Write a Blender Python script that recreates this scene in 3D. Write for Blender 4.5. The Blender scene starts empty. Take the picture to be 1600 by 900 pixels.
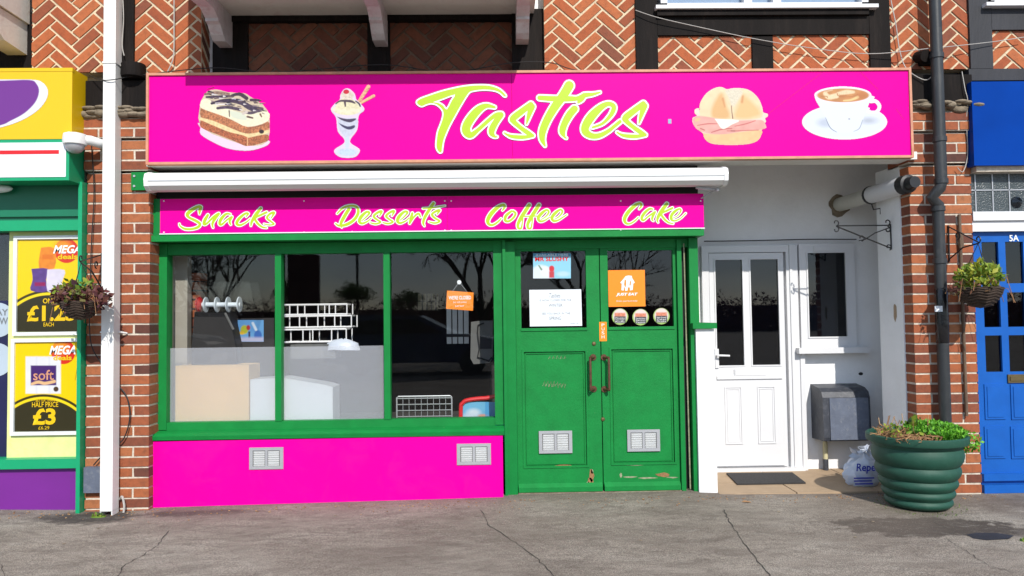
import bpy, bmesh, math, random
import numpy as np
from mathutils import Vector, Matrix
random.seed(7); RNG = np.random.default_rng(5)
S = bpy.context.scene
rad = math.radians

# ------------------------------------------------------------ camera, sky, sun, exposure
FPX = 1156.0; CAM = np.array([0, -5.6, 1.31])
def cam_basis(yaw, pitch, roll):
    y, p, r = map(rad, (yaw, pitch, roll))
    F = np.array([-math.sin(y)*math.cos(p), math.cos(y)*math.cos(p), math.sin(p)])
    R = np.cross(F, [0, 0, 1]); R /= np.linalg.norm(R); U = np.cross(R, F)
    return R*math.cos(r)+U*math.sin(r), -R*math.sin(r)+U*math.cos(r), F
CR, CU, CF = cam_basis(-1.035, 2.1475, -0.747)
cd = bpy.data.cameras.new('camera'); cam = bpy.data.objects.new('camera', cd)
S.collection.objects.link(cam); S.camera = cam
cd.sensor_width = 36; cd.lens = 36*FPX/1600; cd.clip_start = 0.05; cd.clip_end = 600
cam.matrix_world = Matrix(((CR[0], CU[0], -CF[0], CAM[0]), (CR[1], CU[1], -CF[1], CAM[1]), (CR[2], CU[2], -CF[2], CAM[2]), (0, 0, 0, 1)))
SUN = Vector((0.23, -1.0, 0.82)).normalized()
w = bpy.data.worlds.new('World'); S.world = w; w.use_nodes = True
nt = w.node_tree; sky = nt.nodes.new('ShaderNodeTexSky'); sky.sky_type = 'NISHITA'; sky.sun_disc = False
sky.sun_elevation = math.asin(SUN.z); sky.sun_rotation = math.atan2(SUN.x, SUN.y)
sky.air_density = 1.0; sky.dust_density = 0.25; sky.ozone_density = 2.0
tc = nt.nodes.new('ShaderNodeTexCoord'); cn = nt.nodes.new('ShaderNodeTexNoise'); cn.inputs['Scale'].default_value = 2.2; cn.inputs['Detail'].default_value = 7
cm = nt.nodes.new('ShaderNodeMapping'); cm.inputs['Scale'].default_value = (1, 1, 2.6); cr = nt.nodes.new('ShaderNodeValToRGB')
cr.color_ramp.elements[0].position = .32; cr.color_ramp.elements[1].position = .62; cr.color_ramp.elements[0].color = (.25, .25, .25, 1); cr.color_ramp.elements[1].color = (.8, .8, .8, 1)
cx_ = nt.nodes.new('ShaderNodeMix'); cx_.data_type = 'RGBA'; cx_.inputs[7].default_value = (3.6, 4.4, 5.8, 1)      # thin bluish cloud
nt.links.new(tc.outputs['Generated'], cm.inputs[0]); nt.links.new(cm.outputs[0], cn.inputs['Vector']); nt.links.new(cn.outputs['Fac'], cr.inputs[0])
nt.links.new(cr.outputs[0], cx_.inputs[0]); nt.links.new(sky.outputs[0], cx_.inputs[6]); nt.links.new(cx_.outputs[2], nt.nodes['Background'].inputs[0]); nt.nodes['Background'].inputs[1].default_value = 0.15
sd = bpy.data.lights.new('sun', 'SUN'); sd.energy = 3.7; sd.angle = rad(0.53); sd.color = (1, 0.955, 0.88)
sun = bpy.data.objects.new('sun', sd); S.collection.objects.link(sun)
sun.rotation_euler = SUN.to_track_quat('Z', 'Y').to_euler(); sun.location = (3, -10, 9)
S.view_settings.view_transform = 'Standard'; S.view_settings.look = 'None'
S.view_settings.exposure = 0.36; S.view_settings.gamma = 1; S.view_settings.use_curve_mapping = False
S.cycles.max_bounces = 8; S.cycles.transparent_max_bounces = 12

# ------------------------------------------------------------ measuring helpers
def P(px, py, Y):                      # a point of the facade at depth Y, from where it is seen
    d = CF + CR*(px-800)/FPX + CU*(450-py)/FPX
    q = CAM + d*(Y-CAM[1])/d[1]
    return float(q[0]), float(q[2])
def R(a, b, c, d, Y):                  # upright rectangle at depth Y: x0, x1, z0, z1
    p, q, r, s = P(a, b, Y), P(c, b, Y), P(a, d, Y), P(c, d, Y)
    return (p[0]+r[0])/2, (q[0]+s[0])/2, (r[1]+s[1])/2, (p[1]+q[1])/2

# ------------------------------------------------------------ materials
MATS = {}
def nodes(name):
    m = bpy.data.materials.new(name); m.use_nodes = True; MATS[name] = m
    t = m.node_tree; return m, t, t.nodes['Principled BSDF']
def N(t, k, **kw):
    n = t.nodes.new(k)
    for a, v in kw.items():
        if a.startswith('i_'):
            key = a[2:]; key = int(key) if key.isdigit() else key.replace('_', ' ')
            n.inputs[key].default_value = v
        else: setattr(n, a, v)
    return n
def pos(t, stretch=(1, 1, 1)):
    g = N(t, 'ShaderNodeNewGeometry'); mp = N(t, 'ShaderNodeMapping'); mp.inputs['Scale'].default_value = stretch
    t.links.new(g.outputs['Position'], mp.inputs[0]); return mp.outputs[0]
def noise(t, scale, detail=5, rough=.55, stretch=(1, 1, 1), dist=0):
    n = N(t, 'ShaderNodeTexNoise', i_Scale=scale, i_Detail=detail, i_Roughness=rough, i_Distortion=dist)
    t.links.new(pos(t, stretch), n.inputs['Vector']); return n.outputs['Fac']
def ramp(t, fac, stops):
    r = N(t, 'ShaderNodeValToRGB'); e = r.color_ramp.elements
    while len(e) < len(stops): e.new(0.5)
    for i, (p, c) in enumerate(stops):
        e[i].position = p; e[i].color = (*c, 1) if len(c) == 3 else c
    t.links.new(fac, r.inputs[0]); return r.outputs[0]
def mixc(t, fac, a, b, mode='MIX'):
    m = N(t, 'ShaderNodeMix', data_type='RGBA', blend_type=mode)
    for s, v in ((0, fac), (6, a), (7, b)):
        if isinstance(v, (int, float)): m.inputs[s].default_value = v
        elif isinstance(v, tuple): m.inputs[s].default_value = (*v, 1)
        else: t.links.new(v, m.inputs[s])
    return m.outputs[2]
def bump(t, bs, h, strength=.3, dist=.01):
    b = N(t, 'ShaderNodeBump', i_Strength=strength, i_Distance=dist)
    t.links.new(h, b.inputs['Height']); t.links.new(b.outputs[0], bs.inputs['Normal'])
def paint(name, col, rough=.45, var=.12, scale=6, bmp=.08, bscale=60, metal=0, dirt=0, dirtcol=(.09, .07, .05), stretch=(1, 1, 1), chips=0, chipcol=(.4, .38, .3), spec=.5):
    m, t, b = nodes(name)
    c2 = tuple(x*(1-var) for x in col)
    c = mixc(t, ramp(t, noise(t, scale, 6, .6, stretch), [(.3, (0, 0, 0)), (.7, (1, 1, 1))]), col, c2)
    if dirt:
        d = ramp(t, noise(t, scale*1.7, 8, .68, stretch, .6), [(.52, (0, 0, 0)), (.78, (dirt,)*3)]); c = mixc(t, d, c, dirtcol)
    if chips:
        d = ramp(t, noise(t, 42, 8, .75, (1, 1, .6)), [(chips, (0, 0, 0)), (chips+.015, (1, 1, 1))]); c = mixc(t, d, c, chipcol)
    t.links.new(c, b.inputs['Base Color']); b.inputs['Roughness'].default_value = rough
    b.inputs['Metallic'].default_value = metal; b.inputs['Specular IOR Level'].default_value = spec
    if bmp: bump(t, b, noise(t, bscale, 6, .6, stretch), bmp, .01)
    return m
def tinted(name, stops, rough=.85, nscale=25, namt=.35, bmp=.35, speck=(.02, .015, .012), trans=0):
    m, t, b = nodes(name)
    a = N(t, 'ShaderNodeAttribute', attribute_name='tint')
    c = ramp(t, a.outputs['Fac'], stops)
    c = mixc(t, ramp(t, noise(t, nscale, 8, .7), [(.45, (0, 0, 0)), (.85, (namt*1.6,)*3)]), c, speck)
    t.links.new(c, b.inputs['Base Color']); b.inputs['Roughness'].default_value = rough
    if bmp: bump(t, b, noise(t, nscale*5, 6, .7), bmp, .006)
    if trans:
        tr = N(t, 'ShaderNodeBsdfTranslucent'); t.links.new(c, tr.inputs[0]); mx = N(t, 'ShaderNodeMixShader', i_0=trans)
        t.links.new(b.outputs[0], mx.inputs[1]); t.links.new(tr.outputs[0], mx.inputs[2]); t.links.new(mx.outputs[0], t.nodes['Material Output'].inputs[0])
    return m
def printed(name, rough=.35):
    m, t, b = nodes(name); a = N(t, 'ShaderNodeAttribute', attribute_name='Col')
    t.links.new(a.outputs['Color'], b.inputs['Base Color']); b.inputs['Roughness'].default_value = rough; return m
def glass(name, tint=(1, 1, 1), k=1.5):
    m, t, b = nodes(name); t.nodes.remove(b)
    tr = N(t, 'ShaderNodeBsdfTransparent'); tr.inputs[0].default_value = (*tint, 1); gl = N(t, 'ShaderNodeBsdfGlossy', i_Roughness=0.015)
    # Schlick reflectance, the same from both sides of the thin pane
    g = N(t, 'ShaderNodeNewGeometry'); dt = N(t, 'ShaderNodeVectorMath', operation='DOT_PRODUCT'); t.links.new(g.outputs['Normal'], dt.inputs[0]); t.links.new(g.outputs['Incoming'], dt.inputs[1])
    ab = N(t, 'ShaderNodeMath', operation='ABSOLUTE'); t.links.new(dt.outputs['Value'], ab.inputs[0]); su = N(t, 'ShaderNodeMath', operation='SUBTRACT', i_0=1.0); t.links.new(ab.outputs[0], su.inputs[1])
    pw = N(t, 'ShaderNodeMath', operation='POWER', i_1=5.0); t.links.new(su.outputs[0], pw.inputs[0]); f0 = ((k-1)/(k+1))**2
    fr = N(t, 'ShaderNodeMath', operation='MULTIPLY_ADD', i_1=1-f0, i_2=f0); t.links.new(pw.outputs[0], fr.inputs[0]); mx = N(t, 'ShaderNodeMixShader')
    t.links.new(fr.outputs[0], mx.inputs[0]); t.links.new(tr.outputs[0], mx.inputs[1]); t.links.new(gl.outputs[0], mx.inputs[2])
    t.links.new(mx.outputs[0], t.nodes['Material Output'].inputs[0]); return m

M = {}
M['green'] = paint('green gloss paint', (.003, .20, .038), .5, .16, 7, .1, 45, dirt=.18, dirtcol=(.004, .15, .03), spec=.25)
M['green_worn'] = paint('worn green paint', (.004, .21, .040), .55, .2, 9, .16, 60, dirt=.2, dirtcol=(.004, .13, .03), chips=.69, chipcol=(.16, .34, .16), spec=.25)
M['flake'] = paint('bare primer', (.34, .36, .22), .8, .5, 40, .2, 80)
M['wood_bare'] = paint('bare wood', (.33, .17, .07), .8, .5, 40, .2, 80)
M['pink'] = paint('magenta panel', (.80, .0005, .295), .5, .05, 2, 0, spec=.04, dirt=.10, dirtcol=(.45, .05, .2))
M['pink_sign'] = paint('magenta vinyl', (.79, .0005, .295), .4, .05, 1.2, .015, 3, spec=.06)
M['trim'] = paint('sign edge trim', (.62, .28, .17), .6, .3, 12, .1, 50)
M['lime'] = paint('lime vinyl', (.40, .57, .006), .35, .02, 2, 0)
M['white_vinyl'] = paint('white vinyl', (.82, .80, .80), .35, .02, 2, 0)
M['dark_vinyl'] = paint('dark vinyl edge', (.16, .005, .10), .35, .02, 2, 0)
M['white'] = paint('white upvc', (.68, .68, .69), .32, .03, 3, .01, 20)
M['render'] = paint('white painted render', (.86, .86, .86), .85, .1, 2.5, .25, 26, dirt=.16, dirtcol=(.50, .46, .38))
M['render_warm'] = paint('soffit paint', (.78, .76, .72), .85, .12, 2.5, .15, 26, dirt=.3, dirtcol=(.35, .28, .2))
M['pipe_white'] = paint('aged white pipe', (.76, .755, .73), .45, .06, 3, .03, 20, dirt=.12, dirtcol=(.4, .36, .3), stretch=(1, 1, .3))
M['awning'] = paint('awning cassette', (.78, .79, .775), .4, .05, 3, .02, 20, dirt=.3, dirtcol=(.5, .45, .33), stretch=(.25, 1, 1))
M['timber'] = paint('black stained timber', (.012, .009, .008), .75, .5, 6, .5, 50, stretch=(1, 1, .15), dirt=.2, dirtcol=(.07, .05, .04), spec=.15)
M['timber_grey'] = paint('weathered dark timber', (.026, .027, .034), .7, .4, 6, .5, 50, stretch=(1, 1, .15))
M['pale_wood'] = paint('faded pale paint', (.62, .57, .58), .7, .22, 8, .3, 60, dirt=.8, dirtcol=(.42, .24, .24))
M['bay_soffit'] = paint('pinkish grey render', (.76, .72, .66), .8, .15, 3, .2, 40, dirt=.6, dirtcol=(.5, .34, .32))
M['mortar'] = paint('pale lime mortar', (.76, .62, .42), .95, .3, 20, .6, 90, dirt=.7, dirtcol=(.36, .28, .2))
M['mortar2'] = paint('white mortar', (.72, .64, .53), .95, .35, 20, .6, 90, dirt=.85, dirtcol=(.33, .26, .2))
BR = [(0, (.12, .045, .025)), (.15, (.20, .06, .03)), (.4, (.31, .072, .024)), (.7, (.38, .095, .028)), (1, (.43, .13, .045))]
BR2 = [(0, (.08, .03, .022)), (.22, (.17, .048, .026)), (.5, (.29, .078, .03)), (.8, (.35, .10, .034)), (1, (.39, .15, .06))]
M['brick'] = tinted('orange herringbone brick', BR, nscale=22, namt=.35)
M['brick_dark'] = tinted('dark recess brick', [(0, (.05, .02, .014)), (.5, (.14, .042, .022)), (1, (.20, .07, .035))], nscale=22, namt=.5); M['mortar_dark'] = paint('dark recess mortar', (.15, .10, .07), .95, .3, 20, .6, 90)  # darker brick and mortar for the recessed panels under the bay
M['brick2'] = tinted('red brick', BR2, nscale=22, namt=.4)
M['stone'] = paint('crumbling mortar capping', (.27, .215, .15), .95, .5, 14, .9, 40)
M['black_iron'] = paint('black iron', (.012, .012, .013), .45, .2, 20, .1, 80)
M['black_pipe'] = paint('black painted pipe', (.03, .033, .036), .42, .35, 8, .08, 60, dirt=.5, dirtcol=(.09, .085, .08), stretch=(1, 1, .4))
M['rust'] = paint('rusty pipe', (.15, .095, .06), .8, .4, 20, .3, 70)
M['black_tape'] = paint('glossy black tape', (.01, .01, .012), .2, .1, 20, .15, 30)
M['cable'] = paint('pale cable', (.45, .43, .4), .6, .2, 20, 0)
M['cable_black'] = paint('black cable', (.015, .014, .014), .6, .2, 20, 0)
M['alu'] = paint('dull aluminium', (.45, .46, .48), .4, .1, 12, .03, 50, metal=.35)
M['alu_bright'] = paint('louvre aluminium', (.78, .80, .80), .35, .05, 12, 0, metal=.1)
M['black'] = paint('matt black', (.012, .012, .013), .6, .1, 5, 0)
M['handle'] = paint('brown worn handle', (.17, .085, .05), .4, .4, 30, .1, 60, metal=.5)
M['meter'] = paint('slate painted plastic', (.045, .05, .065), .5, .35, 12, .25, 50, dirt=.5, dirtcol=(.19, .19, .2))
M['meter_door'] = paint('grey worn plastic', (.12, .14, .19), .5, .25, 14, .2, 50, dirt=.5, dirtcol=(.30, .30, .3))
M['tile'] = paint('sandy stone tile', (.40, .285, .18), .8, .18, 5, .15, 60, dirt=.5, dirtcol=(.27, .19, .12))
M['mat'] = paint('charcoal mat', (.045, .042, .042), .95, .3, 60, .8, 200)
M['plinth'] = paint('cream cladding', (.55, .50, .30), .6, .1, 8, .03, 40)
M['teal'] = paint('bright teal green paint', (.004, .32, .135), .4, .08, 6, .05, 45)
M['teal_dark'] = paint('dark teal paint', (.004, .16, .08), .45, .08, 6, .05, 45)
M['yellow'] = paint('yellow sign vinyl', (.72, .46, .002), .35, .03, 2, 0)
M['purple'] = paint('purple vinyl', (.20, .03, .36), .35, .04, 3, 0)
M['purple_riser'] = paint('scuffed purple panel', (.17, .015, .25), .5, .15, 4, .05, 40, chips=.70, chipcol=(.45, .35, .5), stretch=(.3, 1, 1))
M['red'] = paint('red vinyl', (.65, .01, .015), .4, .03, 2, 0)
M['orange'] = paint('orange card', (.92, .24, .003), .45, .03, 2, 0)
M['lemon_frame'] = paint('pale lemon board', (.70, .74, .30), .5, .14, 9, .02, 30, dirt=.5, dirtcol=(.62, .70, .12))
M['paper'] = paint('white paper', (.74, .78, .82), .7, .02, 2, 0)
M['sky_tint'] = paint('pale blue net', (.30, .40, .56), .7, .1, 6, 0); M['ink'] = paint('grey ink', (.16, .18, .2), .8, .05, 3, 0)  # pale blue of sky mirrored in the upper panes, also one sticker scrap
M['blue_sign'] = paint('blue sign panel', (.001, .045, .30), .3, .2, 2, .01, 6, spec=.08)
M['blue_door'] = paint('blue gloss paint', (.010, .105, .43), .35, .14, 7, .06, 40, spec=.25)
M['grey_blind'] = paint('blue grey blind', (.13, .155, .19), .7, .3, 5, 0); M['navy_blind'] = paint('dark navy blind', (.02, .026, .045), .7, .3, 5, 0); M['navy'] = paint('navy vinyl', (.012, .014, .07), .4, .3, 3, 0); M['pale_blue'] = paint('pale blue vinyl', (.42, .50, .58), .5, .1, 3, 0); M['blue_ink'] = paint('blue print', (.03, .04, .45), .5, .05, 3, 0)
M['brass'] = paint('tarnished brass', (.20, .15, .07), .4, .2, 20, .05, 60, metal=.7)
M['planter'] = paint('green plastic pot', (.009, .068, .042), .62, .18, 9, .06, 60, dirt=.35, dirtcol=(.05, .13, .09))
M['soil'] = paint('dark compost', (.05, .035, .024), .95, .5, 30, .9, 80)
M['wicker'] = paint('dark wicker', (.06, .038, .025), .85, .5, 25, .9, 60, stretch=(1, 1, 3))
M['leaf'] = tinted('green leaves', [(0, (.03, .07, .01)), (.35, (.08, .18, .015)), (.7, (.22, .33, .03)), (1, (.45, .42, .05))], .6, 60, .2, 0, trans=.25)
M['herb'] = tinted('bright herb leaves', [(0, (.05, .17, .01)), (.5, (.12, .40, .02)), (1, (.26, .60, .05))], .6, 60, .1, 0, trans=.25)
M['purple_leaf'] = tinted('purple and brown leaves', [(0, (.05, .012, .02)), (.4, (.12, .03, .03)), (.75, (.18, .09, .05)), (1, (.10, .14, .02))], .6, 60, .2, 0, trans=.15)
M['dry'] = tinted('dry stems', [(0, (.14, .07, .03)), (.5, (.32, .16, .07)), (1, (.45, .28, .13))], .9, 60, .2, 0)
M['bag'] = paint('translucent white bag', (.62, .66, .74), .35, .12, 12, .35, 22)
M['flue_pipe'] = paint('grey white flue pipe', (.55, .54, .48), .5, .12, 6, .05, 40, dirt=.3, dirtcol=(.35, .32, .25))
M['tan_card'] = paint('tan cardboard', (.90, .60, .24), .85, .1, 4, .05, 60)
M['white_box'] = paint('white appliance', (.80, .84, .85), .4, .05, 3, 0)
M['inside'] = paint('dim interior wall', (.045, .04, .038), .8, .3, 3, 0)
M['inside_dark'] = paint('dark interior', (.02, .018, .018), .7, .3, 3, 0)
M['maroon'] = paint('dark maroon panel', (.06, .012, .014), .6, .3, 3, 0)
M['steel'] = paint('wire steel', (.55, .56, .57), .35, .1, 9, 0, metal=.5)
M['grey_plastic'] = paint('grey plastic', (.13, .13, .125), .5, .15, 9, 0)
M['cream'] = paint('cream interior paint', (.33, .30, .25), .8, .1, 4, .05, 30)
M['car_paint'] = paint('dark blue car paint', (.02, .04, .10), .2, .1, 3, 0)
M['crack_dirt'] = paint('dirt in cracks', (.05, .042, .035), .95, .3, 20, 0); M['bark'] = paint('bark', (.05, .04, .032), .9, .4, 9, .5, 40)
M['print'] = printed('printed picture'); M['print_gloss'] = printed('glossy print', .2)
M['glass'] = glass('shop glass', (.93, .94, .94), 1.62); M['glass_dark'] = glass('tinted glass', (.35, .38, .42), 1.6); M['acrylic'] = glass('clear acrylic', (.9, .92, .95), 1.4)
def film():
    m, t, b = nodes('frosted film'); b.inputs['Base Color'].default_value = (.66, .67, .72, 1); b.inputs['Roughness'].default_value = .7
    b.inputs['Specular IOR Level'].default_value = .1
    tr = N(t, 'ShaderNodeBsdfTransparent'); mx = N(t, 'ShaderNodeMixShader', i_0=.74)
    t.links.new(b.outputs[0], mx.inputs[1]); t.links.new(tr.outputs[0], mx.inputs[2]); t.links.new(mx.outputs[0], t.nodes['Material Output'].inputs[0]); return m
M['film'] = film()
def leaded():
    m, t, b = nodes('textured glass'); b.inputs['Base Color'].default_value = (.055, .068, .072, 1); b.inputs['Roughness'].default_value = .22
    bump(t, b, noise(t, 90, 3, .5), .6, .01); return m
M['leaded'] = leaded()
def asphalt():
    m, t, b = nodes('worn asphalt')
    c = ramp(t, noise(t, 1.3, 9, .68, (.55, 1.3, 1), .4), [(.3, (.25, .215, .175)), (.5, (.43, .38, .315)), (.7, (.58, .53, .45))])
    c = mixc(t, ramp(t, noise(t, 5.5, 8, .72, (.6, 1.5, 1), .8), [(.46, (0, 0, 0)), (.72, (.75,)*3)]), c, (.12, .098, .082))
    # reddish wear close to the shop front, darker tar seam at the foot of the building
    g = N(t, 'ShaderNodeNewGeometry'); sp = N(t, 'ShaderNodeSeparateXYZ'); t.links.new(g.outputs['Position'], sp.inputs[0])
    ad = N(t, 'ShaderNodeMath', operation='MULTIPLY_ADD', i_1=.55, i_2=0); t.links.new(noise(t, 2.2, 6, .6), ad.inputs[0])
    su = N(t, 'ShaderNodeMath', operation='ADD'); t.links.new(sp.outputs[1], su.inputs[0]); t.links.new(ad.outputs[0], su.inputs[1])
    band = ramp(t, su.outputs[0], [(0.0, (0, 0, 0)), (.38, (1, 1, 1))])
    c = mixc(t, mixc(t, .38, (0, 0, 0), band), c, (.15, .10, .082))
    def spot(cx, cy, rx, ry, col, c, amt=.9, sc=7, lo=.42):
        mp = N(t, 'ShaderNodeMapping'); mp.inputs['Location'].default_value = (-cx/rx, -cy/ry, 0); mp.inputs['Scale'].default_value = (1/rx, 1/ry, 0)
        t.links.new(g.outputs['Position'], mp.inputs[0]); ln = N(t, 'ShaderNodeVectorMath', operation='LENGTH'); t.links.new(mp.outputs[0], ln.inputs[0])
        a = N(t, 'ShaderNodeMath', operation='MULTIPLY_ADD', i_1=1.6, i_2=-.8); t.links.new(noise(t, sc, 8, .7), a.inputs[0])
        s2 = N(t, 'ShaderNodeMath', operation='ADD'); t.links.new(ln.outputs['Value'], s2.inputs[0]); t.links.new(a.outputs[0], s2.inputs[1])
        return mixc(t, ramp(t, s2.outputs[0], [(lo, (amt,)*3), (lo+.5, (0, 0, 0))]), c, col)
    c = spot(2.72, -.82, .66, .24, (.04, .033, .027), c, 1, 9, .8); c = spot(3.25, -.95, .5, .13, (.055, .045, .04), c, .8, 9, .5)
    c = spot(2.9, -.42, .32, .24, (.10, .115, .04), c, .5, 14); c = spot(-2.95, -.17, .42, .2, (.035, .033, .033), c, .95, 8, .6); c = spot(-2.2, -.12, .5, .1, (.06, .052, .048), c, .8, 8, .5)
    c = spot(-2.3, -.15, .35, .12, (.05, .045, .043), c, .55, 8); c = spot(3.75, -.25, .6, .3, (.085, .055, .042), c, .6, 6)
    c = spot(-.75, -.62, .35, .1, (.30, .26, .22), c, .5, 8); c = spot(3.2, .25, .5, .45, (.11, .08, .06), c, .6, 5)
    c = mixc(t, ramp(t, noise(t, .55, 5, .6), [(.38, (.0, 0, 0)), (.66, (.55,)*3)]), c, (.21, .165, .135))
    c = mixc(t, ramp(t, noise(t, 17, 6, .75, (.7, 1.4, 1)), [(.5, (0, 0, 0)), (.7, (.6,)*3)]), c, (.15, .125, .10))
    c = mixc(t, ramp(t, noise(t, 12, 6, .75, (.6, 1.6, 1), .3), [(.55, (0, 0, 0)), (.75, (.55,)*3)]), c, (.50, .46, .40))
    c = mixc(t, ramp(t, noise(t, 170, 2, .6), [(.38, (.8,)*3), (.62, (0, 0, 0))]), c, (.09, .076, .063))
    c = mixc(t, ramp(t, noise(t, 120, 2, .5), [(.66, (0, 0, 0)), (.72, (.6,)*3)]), c, (.42, .38, .33))
    t.links.new(c, b.inputs['Base Color']); b.inputs['Roughness'].default_value = .93; b.inputs['Specular IOR Level'].default_value = .2
    ma = N(t, 'ShaderNodeMath', operation='MULTIPLY_ADD', i_1=.35); t.links.new(noise(t, 130, 4, .7), ma.inputs[0]); t.links.new(noise(t, 7, 6, .6), ma.inputs[2])
    bump(t, b, ma.outputs[0], .9, .018); return m
M['asphalt'] = asphalt()

# ------------------------------------------------------------ mesh helpers
def props(o, label=None, cat=None, group=None, kind=None):
    if label: o['label'] = label
    if cat: o['category'] = cat
    if group: o['group'] = group
    if kind: o['kind'] = kind
    return o
def thing(name, loc, label, cat, group=None):
    o = bpy.data.objects.new(name, None); S.collection.objects.link(o); o.location = loc; o.empty_display_size = .1
    return props(o, label, cat, group)
def root_loc(o):
    v = Vector((0, 0, 0))
    while o: v += Vector(o.location); o = o.parent
    return v
def link(name, me, mats, parent):
    if not isinstance(mats, (list, tuple)): mats = [mats]
    for m in mats: me.materials.append(M[m] if isinstance(m, str) else m)
    if parent: me.transform(Matrix.Translation(-root_loc(parent)))
    o = bpy.data.objects.new(name, me); S.collection.objects.link(o)
    if parent: o.parent = parent
    return o
class B:
    def __init__(s): s.bm = bmesh.new(); s.t = s.bm.faces.layers.float.new('tint')
    def face(s, vs, mi=0, tint=.5):
        try: f = s.bm.faces.new(vs)
        except ValueError: return None
        f.material_index = mi; f[s.t] = tint; return f
    def hexa(s, c, mi=0, tint=.5):       # 8 corners: bottom ring then top ring
        v = [s.bm.verts.new(p) for p in c]
        for q in ((3, 2, 1, 0), (4, 5, 6, 7), (0, 1, 5, 4), (1, 2, 6, 5), (2, 3, 7, 6), (3, 0, 4, 7)): s.face([v[i] for i in q], mi, tint)
        return s
    def box(s, x0, x1, y0, y1, z0, z1, mi=0, tint=.5):
        return s.hexa([(x0, y0, z0), (x1, y0, z0), (x1, y1, z0), (x0, y1, z0), (x0, y0, z1), (x1, y0, z1), (x1, y1, z1), (x0, y1, z1)], mi, tint)
    def pbox(s, a, b, c, d, Y, y1, mi=0, tint=.5):      # front face at depth Y over a picture rectangle
        x0, x1, z0, z1 = R(a, b, c, d, Y); return s.box(x0, x1, Y, y1, z0, z1, mi, tint)
    def prism(s, pts, y0, y1, mi=0, tint=.5):           # outline in x,z pushed along y
        n = len(pts); area = sum(pts[i][0]*pts[(i+1) % n][1]-pts[(i+1) % n][0]*pts[i][1] for i in range(n))
        if area < 0: pts = pts[::-1]
        a = [s.bm.verts.new((x, y0, z)) for x, z in pts]; b = [s.bm.verts.new((x, y1, z)) for x, z in pts]
        s.face(a, mi, tint); s.face(b[::-1], mi, tint)
        for i in range(n): s.face([a[(i+1) % n], a[i], b[i], b[(i+1) % n]], mi, tint)
        return s
    def xprism(s, pts, x0, x1, mi=0, tint=.5):          # outline in y,z pushed along x
        a = [s.bm.verts.new((x0, y, z)) for y, z in pts]; b = [s.bm.verts.new((x1, y, z)) for y, z in pts]; n = len(pts)
        s.face(a, mi, tint); s.face(b[::-1], mi, tint)
        for i in range(n): s.face([a[(i+1) % n], a[i], b[i], b[(i+1) % n]], mi, tint)
        return s
    def tube(s, pts, r, n=8, mi=0, tint=.5, caps=True):
        pts = [Vector(p) for p in pts]; rs = r if isinstance(r, (list, tuple)) else [r]*len(pts); rings = []; u = None
        for i, p in enumerate(pts):
            d = (pts[min(i+1, len(pts)-1)]-pts[max(i-1, 0)]).normalized()
            if u is None: u = d.orthogonal().normalized()
            else: u = (u-d*u.dot(d)).normalized() if (u-d*u.dot(d)).length > 1e-6 else d.orthogonal().normalized()
            v = d.cross(u); rings.append([s.bm.verts.new(p+(u*math.cos(k*2*math.pi/n)+v*math.sin(k*2*math.pi/n))*rs[i]) for k in range(n)])
        for a, b in zip(rings, rings[1:]):
            for k in range(n): s.face([a[k], a[(k+1) % n], b[(k+1) % n], b[k]], mi, tint)
        if caps: s.face(rings[0][::-1], mi, tint); s.face(rings[-1], mi, tint)
        return s
    def lathe(s, prof, c, n=32, mi=0, tint=.5, axis='z', wob=0):
        rings = []
        for r, h in prof:
            ring = []
            for k in range(n):
                a = k*2*math.pi/n; rr = r*(1+wob*math.sin(3*a+h*20))
                o = (rr*math.cos(a), rr*math.sin(a), h) if axis == 'z' else (rr*math.cos(a), h, rr*math.sin(a)) if axis == 'y' else (h, rr*math.cos(a), rr*math.sin(a))
                ring.append(s.bm.verts.new((c[0]+o[0], c[1]+o[1], c[2]+o[2])))
            rings.append(ring)
        for a, b in zip(rings, rings[1:]):
            for k in range(n): s.face([a[k], a[(k+1) % n], b[(k+1) % n], b[k]], mi, tint)
        s.face(rings[0][::-1], mi, tint); s.face(rings[-1], mi, tint); return s
    def ball(s, c, r, mi=0, tint=.5, n=12, sq=(1, 1, 1)):
        k = len(s.bm.verts); g = bmesh.ops.create_uvsphere(s.bm, u_segments=n, v_segments=max(6, n//2), radius=r)
        for v in g['verts']: v.co = Vector((v.co.x*sq[0]+c[0], v.co.y*sq[1]+c[1], v.co.z*sq[2]+c[2]))
        for f in {f for v in g['verts'] for f in v.link_faces}: f.material_index = mi; f[s.t] = tint
        return s
    def go(s, name, mats, parent=None, bevel=0, smooth=False, label=None, cat=None, group=None, kind=None, fix=True):
        if bevel: bmesh.ops.bevel(s.bm, geom=[e for e in s.bm.edges if e.is_manifold and e.calc_face_angle(0) > .6], offset=bevel, segments=1, affect='EDGES', clamp_overlap=True)
        if fix: bmesh.ops.recalc_face_normals(s.bm, faces=s.bm.faces)
        me = bpy.data.meshes.new(name); s.bm.to_mesh(me); s.bm.free()
        if smooth: me.polygons.foreach_set('use_smooth', [True]*len(me.polygons)); me.set_sharp_from_angle(angle=rad(42))
        return props(link(name, me, mats, parent), label, cat, group, kind)
def jit(a): return random.uniform(-a, a)
def clip(poly, x0, x1, z0, z1):
    for ax, lim, sg in ((0, x0, 1), (0, x1, -1), (1, z0, 1), (1, z1, -1)):
        out = []
        for i, p in enumerate(poly):
            q = poly[(i+1) % len(poly)]; a, b = (p[ax]-lim)*sg, (q[ax]-lim)*sg
            if a >= 0: out.append(p)
            if a*b < 0: t = a/(a-b); out.append((p[0]+(q[0]-p[0])*t, p[1]+(q[1]-p[1])*t))
        poly = out
        if len(poly) < 3: return []
    return poly
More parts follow.
